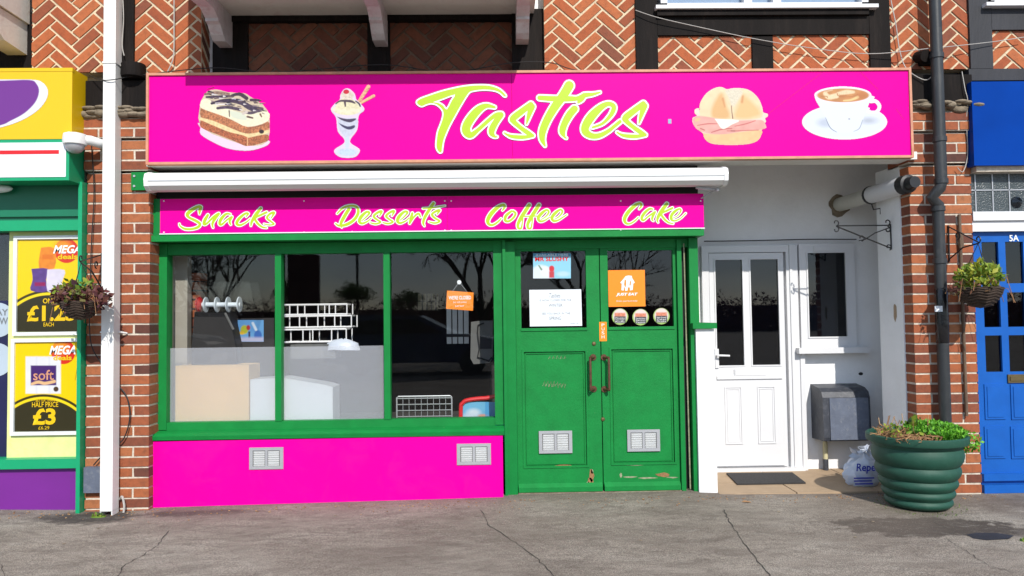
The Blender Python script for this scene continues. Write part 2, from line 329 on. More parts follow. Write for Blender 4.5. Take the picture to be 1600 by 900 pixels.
def herringbone(name, x0, x1, z0, z1, Y, parent, ox=0, oz=0, squash=.9, label=None, back=.1, mats=('brick', 'mortar')):
    b = B(); b.box(x0, x1, Y+.007, Y+back, z0, z1, 1)
    Wd, L, g, r2 = .088, .238, .0092, 1/math.sqrt(2)
    for i in range(-2, int((x1-x0)/(L*1.414))+3):
        for j in range(-6, int((z1-z0)/(Wd*1.414*squash))+6):
            for kind in (0, 1):
                O = (x0+ox+i*L*1.4142+(0 if kind == 0 else (L-Wd)*r2), z0+oz+(j*Wd*1.4142+(0 if kind == 0 else (L+Wd)*r2))*squash)
                a = (r2, r2) if kind == 0 else (r2, -r2); c = (-r2, r2) if kind == 0 else (r2, r2)
                pts = []
                for (u, v) in ((g, g), (L-g, g), (L-g, Wd-g), (g, Wd-g)):
                    u += jit(.0025); v += jit(.0022)
                    pts.append((O[0]+a[0]*u+c[0]*v, O[1]+(a[1]*u+c[1]*v)*squash))
                q = clip(pts, x0, x1, z0, z1)
                if len(q) > 2: b.prism(q, Y+jit(.002), Y+.02, 0, random.betavariate(2.6, 1.8))
    return b.go(name, list(mats), parent, label=label)
def courses(name, x0, x1, z0, z1, Y, depth, parent, phase=0, ch=.0755, mats=('brick2', 'mortar2'), g=.0078, label=None):
    b = B(); b.box(x0+.005, x1-.005, Y+.005, Y+depth, z0, z1, 1)
    n = max(1, round((z1-z0)/ch)); ch = (z1-z0)/n
    for k in range(n):
        zz = z0+k*ch; w = x1-x0; odd = (k+phase) % 2
        nb = max(1, round(w/.225)); joints = [x0+w*i/nb for i in range(nb+1)] if odd else [x0, *[x0+w*(i+.5)/nb for i in range(nb)], x1]
        for a, c in zip(joints, joints[1:]):
            ga = 0 if a == x0 else g; gc = 0 if c == x1 else g
            e = [jit(.0018) for _ in range(8)]; y = Y+jit(.0025)
            X0, X1, Z0, Z1 = a+ga, c-gc, zz+g*.9, zz+ch-g*.9
            b.hexa([(X0+e[0], y, Z0+e[1]), (X1+e[2], y, Z0+e[3]), (X1+e[2], Y+depth-.004, Z0+e[3]), (X0+e[0], Y+depth-.004, Z0+e[1]),
                    (X0+e[4], y, Z1+e[5]), (X1+e[6], y, Z1+e[7]), (X1+e[6], Y+depth-.004, Z1+e[7]), (X0+e[4], Y+depth-.004, Z1+e[5])], 0, random.betavariate(2, 1.7))
    return b.go(name, list(mats), parent, label=label)

# -- shapes drawn as brush strokes, meshed from a distance field
def smooth(pts, k=5):
    pts = [tuple(map(float, p)) for p in pts]
    if len(pts) < 3: return pts
    out = []; q = [pts[0]]+pts+[pts[-1]]
    for i in range(1, len(q)-2):
        p0, p1, p2, p3 = (np.array(v) for v in q[i-1:i+3])
        for s in range(k):
            t = s/k; out.append(tuple(.5*((2*p1)+(-p0+p2)*t+(2*p0-5*p1+4*p2-p3)*t*t+(-p0+3*p1-3*p2+p3)*t**3)))
    out.append(pts[-1]); return out
def field_strokes(U, V, strokes):
    d = np.full(U.shape, 1e9)
    for st in strokes:
        st = smooth(st)
        for a, b in zip(st, st[1:]):
            dx, dy = b[0]-a[0], b[1]-a[1]; L = dx*dx+dy*dy+1e-9
            t = np.clip(((U-a[0])*dx+(V-a[1])*dy)/L, 0, 1)
            d = np.minimum(d, np.hypot(U-a[0]-t*dx, V-a[1]-t*dy)-(a[2]+(b[2]-a[2])*t))
    return d
def inside(U, V, pts):
    r = np.zeros(U.shape, bool); n = len(pts)
    for i in range(n):
        (x0, y0), (x1, y1) = pts[i][:2], pts[(i+1) % n][:2]
        if y0 == y1: continue
        r ^= ((y0 > V) != (y1 > V)) & (U < (x1-x0)*(V-y0)/(y1-y0)+x0)
    return r
def field_poly(U, V, pts, k=3):
    pts = smooth([(*p, 0) for p in pts]+[(*pts[0], 0)], k)
    return np.where(inside(U, V, pts), -1, 1)*(field_strokes_raw(U, V, pts))
def field_strokes_raw(U, V, pts):
    d = np.full(U.shape, 1e9)
    for a, b in zip(pts, pts[1:]+pts[:1]):
        dx, dy = b[0]-a[0], b[1]-a[1]; L = dx*dx+dy*dy+1e-9
        t = np.clip(((U-a[0])*dx+(V-a[1])*dy)/L, 0, 1); d = np.minimum(d, np.hypot(U-a[0]-t*dx, V-a[1]-t*dy))
    return d
def march(layers, to_world):              # layers: (field, iso, material index, depth); to_world(j,i,Y)
    vs, fs, mi = [], [], []
    for F, iso, m, Y in layers:
        F = iso-F; ny, nx = F.shape; ins = F > 0; memo = {}
        cell = ins[:-1, :-1] | ins[1:, :-1] | ins[:-1, 1:] | ins[1:, 1:]
        def vid(k, u, v):
            if k not in memo: memo[k] = len(vs); vs.append(to_world(u, v, Y))
            return memo[k]
        for j, i in zip(*np.nonzero(cell)):
            c = [(j, i), (j+1, i), (j+1, i+1), (j, i+1)]; poly = []
            for a in range(4):
                p, q = c[a], c[(a+1) % 4]; fp, fq = F[p], F[q]
                if fp > 0: poly.append(vid(p, p[1], p[0]))
                if (fp > 0) != (fq > 0):
                    t = fp/(fp-fq); k = (p, q) if p < q else (q, p)
                    poly.append(vid(k, p[1]+(q[1]-p[1])*t, p[0]+(q[0]-p[0])*t))
            if len(poly) > 2: fs.append(poly); mi.append(m)
    return vs, fs, mi
def brush_word(name, strokes, org, sc, box, Y, parent, step=.6, outline=2.2, edge=.9, holes=(), extra=None, mats=('lime', 'white_vinyl', 'dark_vinyl')):
    x0, y0, x1, y1 = box; xs = np.arange(x0, x1, step); ys = np.arange(y0, y1, step); U, V = np.meshgrid(xs, ys)
    conv = lambda q: ((q[0]/sc+org[0]), (q[1]/sc+org[1]))
    st = [[(*conv(q), q[2]/sc) for q in s] for s in strokes]
    F = field_strokes(U, V, st)
    for pl in (extra or []): F = np.minimum(F, field_poly(U, V, [conv(q) for q in pl]))
    for pl in holes: F = np.maximum(F, -field_poly(U, V, [conv(q) for q in pl], 2))
    def tw(u, v, yy): X, Z = P(x0+u*step, y0+v*step, yy); return (X, yy, Z)
    vs, fs, mi = march([(F, outline+edge, 2, Y-.0008), (F, outline, 1, Y-.0016), (F, 0, 0, Y-.0024)], tw)
    me = bpy.data.meshes.new(name); me.from_pydata(vs, [], fs); me.polygons.foreach_set('material_index', mi); me.update()
    return link(name, me, list(mats), parent)
def vnoise(U, V, s, seed=0):
    u, v = U/s+seed*17.3, V/s+seed*9.1; i, j = np.floor(u).astype(int), np.floor(v).astype(int); fu, fv = u-i, v-j
    fu, fv = fu*fu*(3-2*fu), fv*fv*(3-2*fv)
    h = lambda a, b: np.modf(np.abs(np.sin(a*127.1+b*311.7+seed)*43758.5453))[0]
    return (h(i, j)*(1-fu)+h(i+1, j)*fu)*(1-fv)+(h(i, j+1)*(1-fu)+h(i+1, j+1)*fu)*fv
def lin(c): c = np.array(c)/255.; return np.where(c <= .04045, c/12.92, ((c+.055)/1.055)**2.4)
class Canvas:                              # a flat printed picture, painted on a fine grid
    def __init__(s, box, step, sc=1, org=(0, 0), bg=None):
        s.box, s.step = box, step; xs = np.arange(box[0], box[2]+step*.5, step); ys = np.arange(box[1], box[3]+step*.5, step)
        X, Y = np.meshgrid(xs, ys); s.U, s.V = (X-org[0])*sc, (Y-org[1])*sc
        s.C = np.zeros(X.shape+(3,)); s.A = np.full(X.shape, 1. if bg else -1.)
        if bg: s.C[:] = lin(bg)
    def fill(s, f, col, soft=1.0, amt=1, vary=0, vs=14, seed=1):
        a = np.clip(.5-f/soft, 0, 1)*amt; c = np.broadcast_to(lin(col), s.C.shape)
        if vary: c = c*(1+vary*(vnoise(s.U, s.V, vs, seed)-.5)*2)[..., None]
        s.C = s.C*(1-a[..., None])+c*a[..., None]; s.A = np.maximum(s.A, np.where(f < 0, 1, -1)); return s
    def poly(s, pts, col, soft=4, k=3, **kw): return s.fill(field_poly(s.U, s.V, pts, k), col, soft, **kw)
    def ell(s, cx, cy, rx, ry, col, soft=4, **kw): return s.fill((np.hypot((s.U-cx)/rx, (s.V-cy)/ry)-1)*min(rx, ry), col, soft, **kw)
    def line(s, pts, col, soft=3, **kw): return s.fill(field_strokes(s.U, s.V, [pts]), col, soft, **kw)
    def rect(s, a, b, c, d, col, soft=.01, **kw): return s.fill(np.maximum(np.maximum(a-s.U, s.U-c), np.maximum(b-s.V, s.V-d)), col, soft, **kw)
    def go(s, name, Y, parent, mat='print', **kw):
        ny, nx = s.A.shape; vs = []
        for j in range(ny):
            for i in range(nx): X, Z = P(s.box[0]+i*s.step, s.box[1]+j*s.step, Y); vs.append((X, Y, Z))
        ok = s.A > 0; q = ok[:-1, :-1] & ok[1:, :-1] & ok[:-1, 1:] & ok[1:, 1:]; jj, ii = np.nonzero(q)
        k = jj*nx+ii; fs = np.stack([k, k+nx, k+nx+1, k+1], 1).tolist()
        me = bpy.data.meshes.new(name); me.from_pydata(vs, [], fs); me.update()
        ca = me.color_attributes.new('Col', 'FLOAT_COLOR', 'POINT')
        col = np.ones((ny*nx, 4)); col[:, :3] = np.clip(s.C.reshape(-1, 3), 0, 1)*.74; ca.data.foreach_set('color', col.ravel())
        o = link(name, me, mat, parent); return props(o, **kw)
def text(name, body, rect, Y, mat, parent=None, bold=0, shear=0, keep=False, **kw):   # rect = x0,x1,z0,z1 in metres
    c = bpy.data.curves.new(name, 'FONT'); c.body = body; c.size = 1; c.offset = bold; c.shear = shear; c.align_x = 'CENTER'; c.resolution_u = 3
    o = bpy.data.objects.new(name, c); S.collection.objects.link(o); dg = bpy.context.evaluated_depsgraph_get()
    me = bpy.data.meshes.new_from_object(o.evaluated_get(dg)); bpy.data.objects.remove(o); bpy.data.curves.remove(c)
    co = np.zeros(len(me.vertices)*3); me.vertices.foreach_get('co', co); co = co.reshape(-1, 3)
    mn, mx = co.min(0), co.max(0); x0, x1, z0, z1 = rect
    out = np.stack([x0+(co[:, 0]-mn[0])/(mx[0]-mn[0])*(x1-x0), np.full(len(co), Y), z0+(co[:, 1]-mn[1])/(mx[1]-mn[1])*(z1-z0)], 1)
    me.vertices.foreach_set('co', out.ravel()); me.materials.clear(); me.name = name
    return props(link(name, me, mat, parent), **kw)
def ptext(name, body, a, b, c, d, Y, mat, parent=None, **kw): return text(name, body, R(a, b, c, d, Y), Y, mat, parent, **kw)
def leaves(b, c, rx, ry, rz, n, size, mi=0, hemi=False, up=.3, tl=(0, 1)):
    for _ in range(n):
        while True:
            p = Vector((jit(1), jit(1), jit(1)))
            if p.length < 1 and (not hemi or p.z > 0): break
        p = p.normalized()*p.length**.5
        q = Vector((c[0]+p.x*rx, c[1]+p.y*ry, c[2]+p.z*rz)); s = size*random.uniform(.6, 1.3)
        d = (Vector((jit(1), jit(1), jit(1)+up))).normalized(); n2 = d.cross(Vector((jit(1), jit(1), jit(1)))).normalized(); t = random.uniform(*tl)
        v = [b.bm.verts.new(q), b.bm.verts.new(q+d*s*.5+n2*s*.32), b.bm.verts.new(q+d*s+d.cross(n2)*s*.12), b.bm.verts.new(q+d*s*.5-n2*s*.32)]
        b.face(v, mi, t)
    return b
#@@SETTING
# ------------------------------------------------------------ ground
def gz(x, y):
    base = float(np.interp(x, [-3.8, -2.9, -2.64, 0, 1.5, 1.75, 3.5, 6], [-.083, -.102, -.098, -.065, -.06, -.072, -.088, -.095]))
    k = max(0, min(1, (-y-.2)/3)); return base*(1-k)-.085*k-.012*min(1, max(0, -y/4))+(.006*math.sin(x*1.7+y*2.3)*max(0, min(1, -y*1.5)))
bm = B(); xs = [-200, -60, -20, -9, -6]+[-4.8+.15*i for i in range(65)]+[6, 9, 20, 60, 200]; ys = [-200, -60, -25, -12]+[-7.5+.15*i for i in range(56)]+[2, 6, 30, 200]
grid = [[bm.bm.verts.new((x, y, gz(x, y))) for x in xs] for y in ys]
for j in range(len(ys)-1):
    for i in range(len(xs)-1): bm.face([grid[j][i], grid[j][i+1], grid[j+1][i+1], grid[j+1][i]])
bm.go('pavement', 'asphalt', kind='structure', smooth=True)
def G(px, py, Z=-.085):
    d = CF+CR*(px-800)/FPX+CU*(450-py)/FPX; t = (Z-CAM[2])/d[2]; q = CAM+d*t; return float(q[0]), float(q[1])
def crack(pix, wd=.006):
    wd *= .6
    b = B(); pts = []
    for a, c in zip(pix, pix[1:]):
        for k in range(7): t = k/7; pts.append((a[0]+(c[0]-a[0])*t+jit(1.6), a[1]+(c[1]-a[1])*t+jit(1.2)))
    pts.append(pix[-1]); g = [G(*p) for p in pts]; prev = None
    for i, (x, y) in enumerate(g):
        x2, y2 = g[min(i+1, len(g)-1)]; x1, y1 = g[max(i-1, 0)]; d = Vector((x2-x1, y2-y1)).normalized(); n = Vector((-d.y, d.x))
        hw = wd*random.uniform(.25, 1)*(.25 if i in (0, len(g)-1) else 1)*.5
        cur = [b.bm.verts.new((x+n.x*hw*s, y+n.y*hw*s, gz(x, y)+.003)) for s in (-1, 1)]
        if prev: b.face([prev[0], prev[1], cur[1], cur[0]])
        prev = cur
    b.go('pavement_crack', 'crack_dirt', kind='structure')
crack([(264, 829), (250, 848), (222, 868), (192, 882), (184, 900), (180, 920)], .013)
crack([(752, 800), (762, 822), (800, 846), (838, 874), (862, 898), (880, 915)], .012)
crack([(1130, 800), (1140, 822), (1160, 848), (1182, 876), (1200, 896), (1212, 915)], .013)
crack([(1480, 845), (1506, 860), (1540, 882), (1585, 896)], .01); crack([(1455, 815), (1495, 832), (1530, 838), (1565, 835)], .008)
crack([(0, 872), (6, 892), (12, 905)], .008)
for px, py in ((524, 807), (154, 823), (1020, 799), (1001, 847), (1364, 817), (1217, 803), (1336, 842), (100, 846), (1012, 792)):
    x, y = G(px, py); b = B(); r = .011
    b.lathe([(r*.7, 0), (r, .002), (r*.8, .004)], (x, y, gz(x, y)+.001), 8); o = b.go('chewing_gum', 'stone', label='pale trodden spot of gum on the grey pavement', cat='gum', group='pale gum spots on the pavement')
x, y = G(1166, 788); b = B(); v = [b.bm.verts.new((x+a, y+c, gz(x, y)+h)) for a, c, h in ((-.035, 0, .004), (-.01, .02, .012), (.03, .01, .006), (.035, -.012, .003), (0, -.02, .008))]; b.face(v, 0, .6)
b.go('fallen_leaf', 'dry', label='small curled brown leaf on the pavement by the white pier', cat='leaf')
b = B(); x0, y0 = G(1540, 838); pl = [(-.11, -.05), (-.05, -.09), (.1, -.07), (.17, -.01), (.1, .05), (-.02, .06), (-.1, .03)]
v = [b.bm.verts.new((x0+a, y0+c, gz(x0, y0)+.004)) for a, c in pl]; b.face(v); b.go('pavement_patch', 'timber_grey', kind='structure')

b = B()
for k in range(420):                       # grit and crumbs gathered along the wall foot
    x = random.uniform(-3.6, 3.7); y = (.0 if x < 1.6 or x > 3.2 else .02)-abs(random.gauss(0, .12))-.02; r_ = random.uniform(.002, .006)
    b.ball((x, y, gz(x, y)+r_*.5), r_, 0, random.random(), 5, (1.3, 1, .6))
b.go('grit', 'dry', kind='stuff', label='loose grit and crumbs along the foot of the shop fronts', cat='grit')
# ------------------------------------------------------------ the brick and timber building
bld = thing('brick_building', (0, .5, -.09), 'red brick and black timber building with herringbone panels, overhanging bay and cafe front', 'building')
XL, XR = -3.09, -2.62                     # left pier
def pier(x0, x1, zb, ytop):
    courses('brick_pier', x0, x1, zb, 2.425, 0, .30, bld, phase=0)
    courses('corbel', x0-.015, x1+.015, 2.44, 2.67, -.022, .3, bld, phase=1)
    courses('corbel', x0-.03, x1+.03, 2.685, 2.83, -.045, .3, bld, phase=0)
    b = B(); n = 15                        # lumpy mortar capping
    for k in range(n):
        xx = x0-.04+(x1-x0+.08)*(k+.5)/n; b.ball((xx+jit(.02), -.05+jit(.025), 2.862+jit(.02)), .036, 0, .5, 8, (1.6+jit(.5), 1, .62+jit(.2)))
    for k in range(8): xx = x0+(x1-x0)*random.random(); b.ball((xx, -.06+jit(.02), 2.90+jit(.012)), .026, 0, .5, 8, (2, 1, .6))
    b.box(x0-.02, x1+.02, -.03, .2, 2.831, 2.90); b.go('mortar_capping', 'stone', bld, smooth=True)
pier(XL, XR, -.16, 0); pier(3.165, 3.645, -.16, 0)
b = B(); b.box(XL, XR, -.035, .15, 2.915, 3.12); b.go('timber_beam', 'timber', bld, bevel=.006)
b = B(); b.box(3.14, 3.66, -.035, .15, 2.90, 3.12); b.go('timber_beam', 'timber', bld, bevel=.006)
# upper wall: panels between posts, given by their picture edges on the wall plane
def hp(a, bb, c, d, ox, oz, Y=0, back=.1, **k):
    x0, x1, z0, z1 = R(a, bb, c, d, Y); herringbone('herringbone_panel', x0, x1, z0, z1, Y, bld, ox, oz, back=back, **k)
TOP = -70
hp(50, TOP, 186, 113, .02, .03); hp(209, TOP, 314, 118, -.02, .06)
hp(850, TOP, 993, 112, -.05, .0); hp(1027, 57, 1176, 112, .02, -.05); hp(1208, 55, 1358, 112, .1, .0)
hp(1390, TOP, 1514, 108, .03, .02); hp(1549, 48, 1680, 107, .0, .02)
hp(387, 30, 574, 118, .05, .02, .12, .05, mats=('brick_dark', 'mortar_dark')); hp(609, 30, 801, 118, .0, .03, .12, .05, mats=('brick_dark', 'mortar_dark'))
x0, x1, z0, z1 = R(314, TOP, 332, 118, 0); b = B(); b.box(x0-.004, x0+.001, .004, .17, z0, z1)   # return of the pier into the bay recess
b.go('brick_return', 'mortar', bld)
rb = B(); z = z0
while z < z1: rb.hexa([(x0+.006, .012, z+.045), (x0+.006, .165, z-.075), (x0-.02, .165, z-.075), (x0-.02, .012, z+.045), (x0+.006, .012, z+.105), (x0+.006, .165, z-.015), (x0-.02, .165, z-.015), (x0-.02, .012, z+.105)], 0, random.random()); z += .115
rb.go('brick_return', 'brick', bld)
def post(a, bb, c, d, Y=-.02, mat='timber', y1=.15, nm='timber_post'):
    b = B(); b.pbox(a, bb, c, d, Y, y1); b.go(nm, mat, bld, bevel=.008)
post(186, TOP, 209, 122); post(993, TOP, 1027, 113); post(1176, 57, 1208, 113); post(1358, TOP, 1390, 112); post(1514, TOP, 1549, 107, mat='timber_grey')
post(-80, 20, 50, 112, .08, nm='timber_post'); post(1027, 26, 1358, 54, -.02, nm='timber_rail'); post(1549, 14, 1680, 46, -.02, 'timber_grey', nm='timber_rail')
post(1027, 12, 1358, 23, -.05, nm='timber_rail'); post(1514, 107, 1700, 125, -.03, 'timber_grey', nm='timber_rail')
post(800, 20, 850, 115, .06); post(332, 20, 387, 118, .1); post(574, 20, 609, 118, .095); post(332, 15, 850, 32, .07, nm='timber_rail')
b = B(); x, z = P(196, 105, -.1); b.lathe([(.0, 0), (.085, 0), (.088, .02), (.085, .1), (.0, .1)], (x+.03, -.04, z-.06), 14); b.go('timber_knob', 'timber', bld, smooth=True)
b = B(); x, z = P(1440, 90, -.05); b.tube([(x, .0, z+.02), (x+.01, -.09, z)], .045, 12); b.box(x+.0, x+.12, -.05, .05, z-.05, z+.045); b.go('timber_knob', 'timber', bld)
b = B(); b.box(-4.3, 1.5, .16, .3, 2.3, 6.4); b.box(1.5, 5, .16, .3, 2.81, 6.4); b.go('wall', 'render', bld)       # solid wall behind panels
b = B(); b.box(-4.3, -2.2, .001, .16, 3.86, 6.4); b.go('upper_wall', 'brick2', bld); b = B(); b.box(.3, 5, .001, .16, 4.1, 6.4); b.go('upper_wall', 'brick2', bld)
# the bay: overhanging box on carved brackets
BX0, BX1, BZ, BP = -2.15, .30, 3.655, -.83
b = B(); b.box(BX0, BX1, BP, .16, BZ, 5.6); b.go('bay', 'bay_soffit', bld, bevel=.01)
for x in (-2.085, -.885, .205):
    prof = [(.09, BZ-.002), (BP+.1, BZ-.002), (BP+.1, BZ-.07), (BP+.16, BZ-.09), (-.45, BZ-.10), (-.30, BZ-.09), (-.20, BZ-.13), (-.20, BZ-.15), (-.16, BZ-.16), (-.10, BZ-.215), (-.05, BZ-.245), (.09, BZ-.245)]
    b = B(); b.xprism(prof, x-.048, x+.048); b.go('bracket', 'pale_wood', bld, bevel=.005)
# windows above
def upwin(a, c, z_sill_px, Y=-.03):
    x0, x1, _, z0 = R(a, 0, c, z_sill_px, Y); b = B(); b.box(x0, x1, Y-.05, .1, z0-.0, z0+.03); o = b.go('window_sill', 'white', w_, bevel=.004)
for (a, c, zz) in ((1026, 1362, 12), (1537, 1700, 8)):
    x0, x1, z0, z1 = R(a+6, -60, c-6, zz-1, -.02); b = B()
    b.box(x0, x1, -.02, .1, z0, z0+.035); b.box(x0, x0+.05, -.02, .1, z0, z0+.7); b.box(x1-.05, x1, -.02, .1, z0, z0+.7); b.box(x0, x1, -.02, .1, z0+.65, z0+.7)
    for k in (.42, .56): xm = x0+(x1-x0)*k; b.box(xm-.03, xm+.03, -.018, .1, z0, z0+.7)
    win = b.go('window', 'white', bld, bevel=.004)
    b = B(); b.box(x0+.05, x1-.05, .03, .034, z0+.035, z0+.66); b.go('pane', 'glass', win)
    b = B(); b.box(x0+.05, x1-.05, .06, .064, z0+.035, z0+.66); b.go('sky_tint_sheet', 'sky_tint', win)  # coloured sheet stands in for sky reflected by the pane
    b = B(); b.box(x0-.05, x1+.05, -.075, .0, z0-.028, z0-.001); b.go('sill', 'white', win, bevel=.004)

# alcove (recessed porch)
AB = .90
b = B(); b.box(1.6, 4.2, AB, AB+.12, -.2, 2.9); b.go('porch_wall', 'render', bld)
b = B(); b.box(3.155, 3.7, .125, .48, -.2, 2.46); b.go('porch_wall', 'render', bld, bevel=.008)
b = B(); b.box(1.40, 3.9, .02, AB, 2.68, 2.8); b.go('porch_ceiling', 'render_warm', bld)
b = B(); b.box(-2.62, 3.2, -.06, .12, 2.462, 2.52); b.go('lintel', 'render_warm', bld)
pc, n = P(1403, 487, .24), 12
b = B(); cpx, cpz = pc; ring = [(math.cos(k*6.283/n)*.028*random.uniform(.7, 1.2), math.sin(k*6.283/n)*.072*random.uniform(.8, 1.15)) for k in range(n)]
b.xprism([(.24+u, cpz+v) for u, v in ring], 3.1525, 3.1545); b.go('plaster_chip', 'tile', bld)
b = B(); cpx, cpz = P(1345, 584, AB); b.ball((cpx, AB, cpz), .014, sq=(1.5, .4, 1)); b.go('wall_hole', 'black', bld)
b = B(); b.box(3.56, 3.68, .48, AB, -.2, 2.7); b.go('porch_wall', 'render', bld)
b = B(); b.box(1.52, 1.66, .10, AB, -.09, 1.19); b.go('low_pier', 'render', bld, bevel=.006)
b = B(); b.box(1.49, 1.675, .07, AB, 1.192, 1.235); b.go('pier_cap', 'green', bld, bevel=.005)
# tiled porch floor
b = B()
for (x0, x1) in ((1.665, 2.25), (2.26, 2.88), (2.89, 3.5)):
    for (y0, y1) in ((.06, .42), (.43, .9)): b.box(x0, x1, y0, y1, -.085, -.066+jit(.0008))
b.go('porch_floor', 'tile', kind='structure')
x, z = P(1217, 262, .55); b = B(); b.lathe([(0.0, -.075), (.05, -.065), (.08, -.035), (.088, 0), (.088, .01), (0, .012)], (x, .5, 2.665), 20); 
t = thing('ceiling_light', (x, .5, 2.68), 'round white globe light under the porch ceiling', 'light'); b.go('lamp_shade', 'render_warm', t, smooth=True); b = B(); b.lathe([(.1, 0), (.1, .012)], (x, .5, 2.667), 20); b.go('base', 'white', t)

#@@FRONT
# ------------------------------------------------------------ shop front (parts of the building)
FY = .15
GR = 'green'
# fascia box behind the small sign, cornice
b = B(); b.box(-2.64, 1.565, .055, .6, 1.955, 2.235); b.go('fascia', GR, bld, bevel=.004)
b = B(); b.box(-2.632, 1.578, .02, .3, 1.905, 1.952); b.go('cornice', 'green_worn', bld, bevel=.006)
b = B(); b.box(-2.62, 1.56, .10, .6, 2.237, 2.46); b.go('soffit_board', 'black', bld)
# window: frame with sub-parts
X = lambda px, py=520, Y=FY: P(px, py, Y)[0]
Zt, Zb = 1.87, .50
wx0, wx1 = X(243), X(786)
b = B()
b.box(wx0, wx0+.085, FY, FY+.1, Zb-.03, 1.90); b.box(X(772), X(787), FY+.0, FY+.1, Zb-.03, 1.90)
b.box(wx0+.085, X(772), FY+.012, FY+.1, 1.815, 1.90); b.box(wx0+.085, X(772), FY+.006, FY+.1, .452, .523)
win = b.go('shop_window', 'green_worn', bld, bevel=.005)
for px in (434.5, 604.5):
    xm = X(px); b = B(); b.box(xm-.024, xm+.024, FY-.0, FY+.08, .524, 1.814); b.go('mullion', 'green', win, bevel=.006)
b = B(); b.xprism([(FY+.0, .405), (FY-.09, .405), (FY-.095, .435), (FY-.06, .452), (FY+.005, .465)], wx0-.03, X(786)+.0); b.go('sill', 'green_worn', win, bevel=.004)
GY = FY+.055
cols = [(wx0+.08, X(434.5)-.02), (X(434.5)+.02, X(604.5)-.02), (X(604.5)+.02, X(773))]
for a, c in cols: b = B(); b.face([b.bm.verts.new(p) for p in ((a, GY, .515), (c, GY, .515), (c, GY, 1.82), (a, GY, 1.82))]); b.go('pane', 'glass', win, fix=False)
for i, (a, c) in enumerate(cols[:2]):
    zt = P(350 if i == 0 else 520, 543 if i == 0 else 541, GY)[1]; b = B(); b.box(a+.005, c-.004, GY+.009, GY+.011, .52, zt); b.go('frosted_film', 'film', win)
# stall riser
rx0, rx1 = X(235.5, 700, .07), X(786, 730, .07); zt0, zt1 = .405, .428
b = B(); b.prism([(rx0, -.105), (rx1, -.068), (rx1, zt0), (rx0, zt0-.01)], .07, .12); ris = b.go('stall_riser', 'pink', bld)
def vent(a, bb, c, d, Y, parent, cols2=2):
    x0, x1, z0, z1 = R(a, bb, c, d, Y); b = B(); fw = (x1-x0)*.1
    b.box(x0, x0+fw, Y-.008, Y-.001, z0, z1); b.box(x1-fw, x1, Y-.008, Y-.001, z0, z1); b.box(x0+fw, x1-fw, Y-.008, Y-.001, z0, z0+.022); b.box(x0+fw, x1-fw, Y-.008, Y-.001, z1-.022, z1)
    xm = (x0+x1)/2; b.box(xm-.009, xm+.009, Y-.007, Y-.001, z0+.022, z1-.022); b.box(x0+fw, x1-fw, Y-.0025, Y-.0005, z0+.022, z1-.022, 1)
    v = b.go('vent', ['alu', 'grey_plastic'], parent); b = B(); n = 7; h = (z1-z0-.048)/n
    for k in range(n):
        zz = z0+.024+k*h
        for (p, q) in ((x0+fw+.006, xm-.013), (xm+.013, x1-fw-.006)): b.hexa([(p, Y-.003, zz), (q, Y-.003, zz), (q, Y-.0026, zz), (p, Y-.0026, zz), (p, Y-.010, zz+h*.70), (q, Y-.010, zz+h*.70), (q, Y-.0026, zz+h*.74), (p, Y-.0026, zz+h*.74)])
    b.go('louvre', 'alu_bright', v)
vent(390, 699, 443, 733, .07, ris); vent(714, 693, 767, 726, .07, ris)
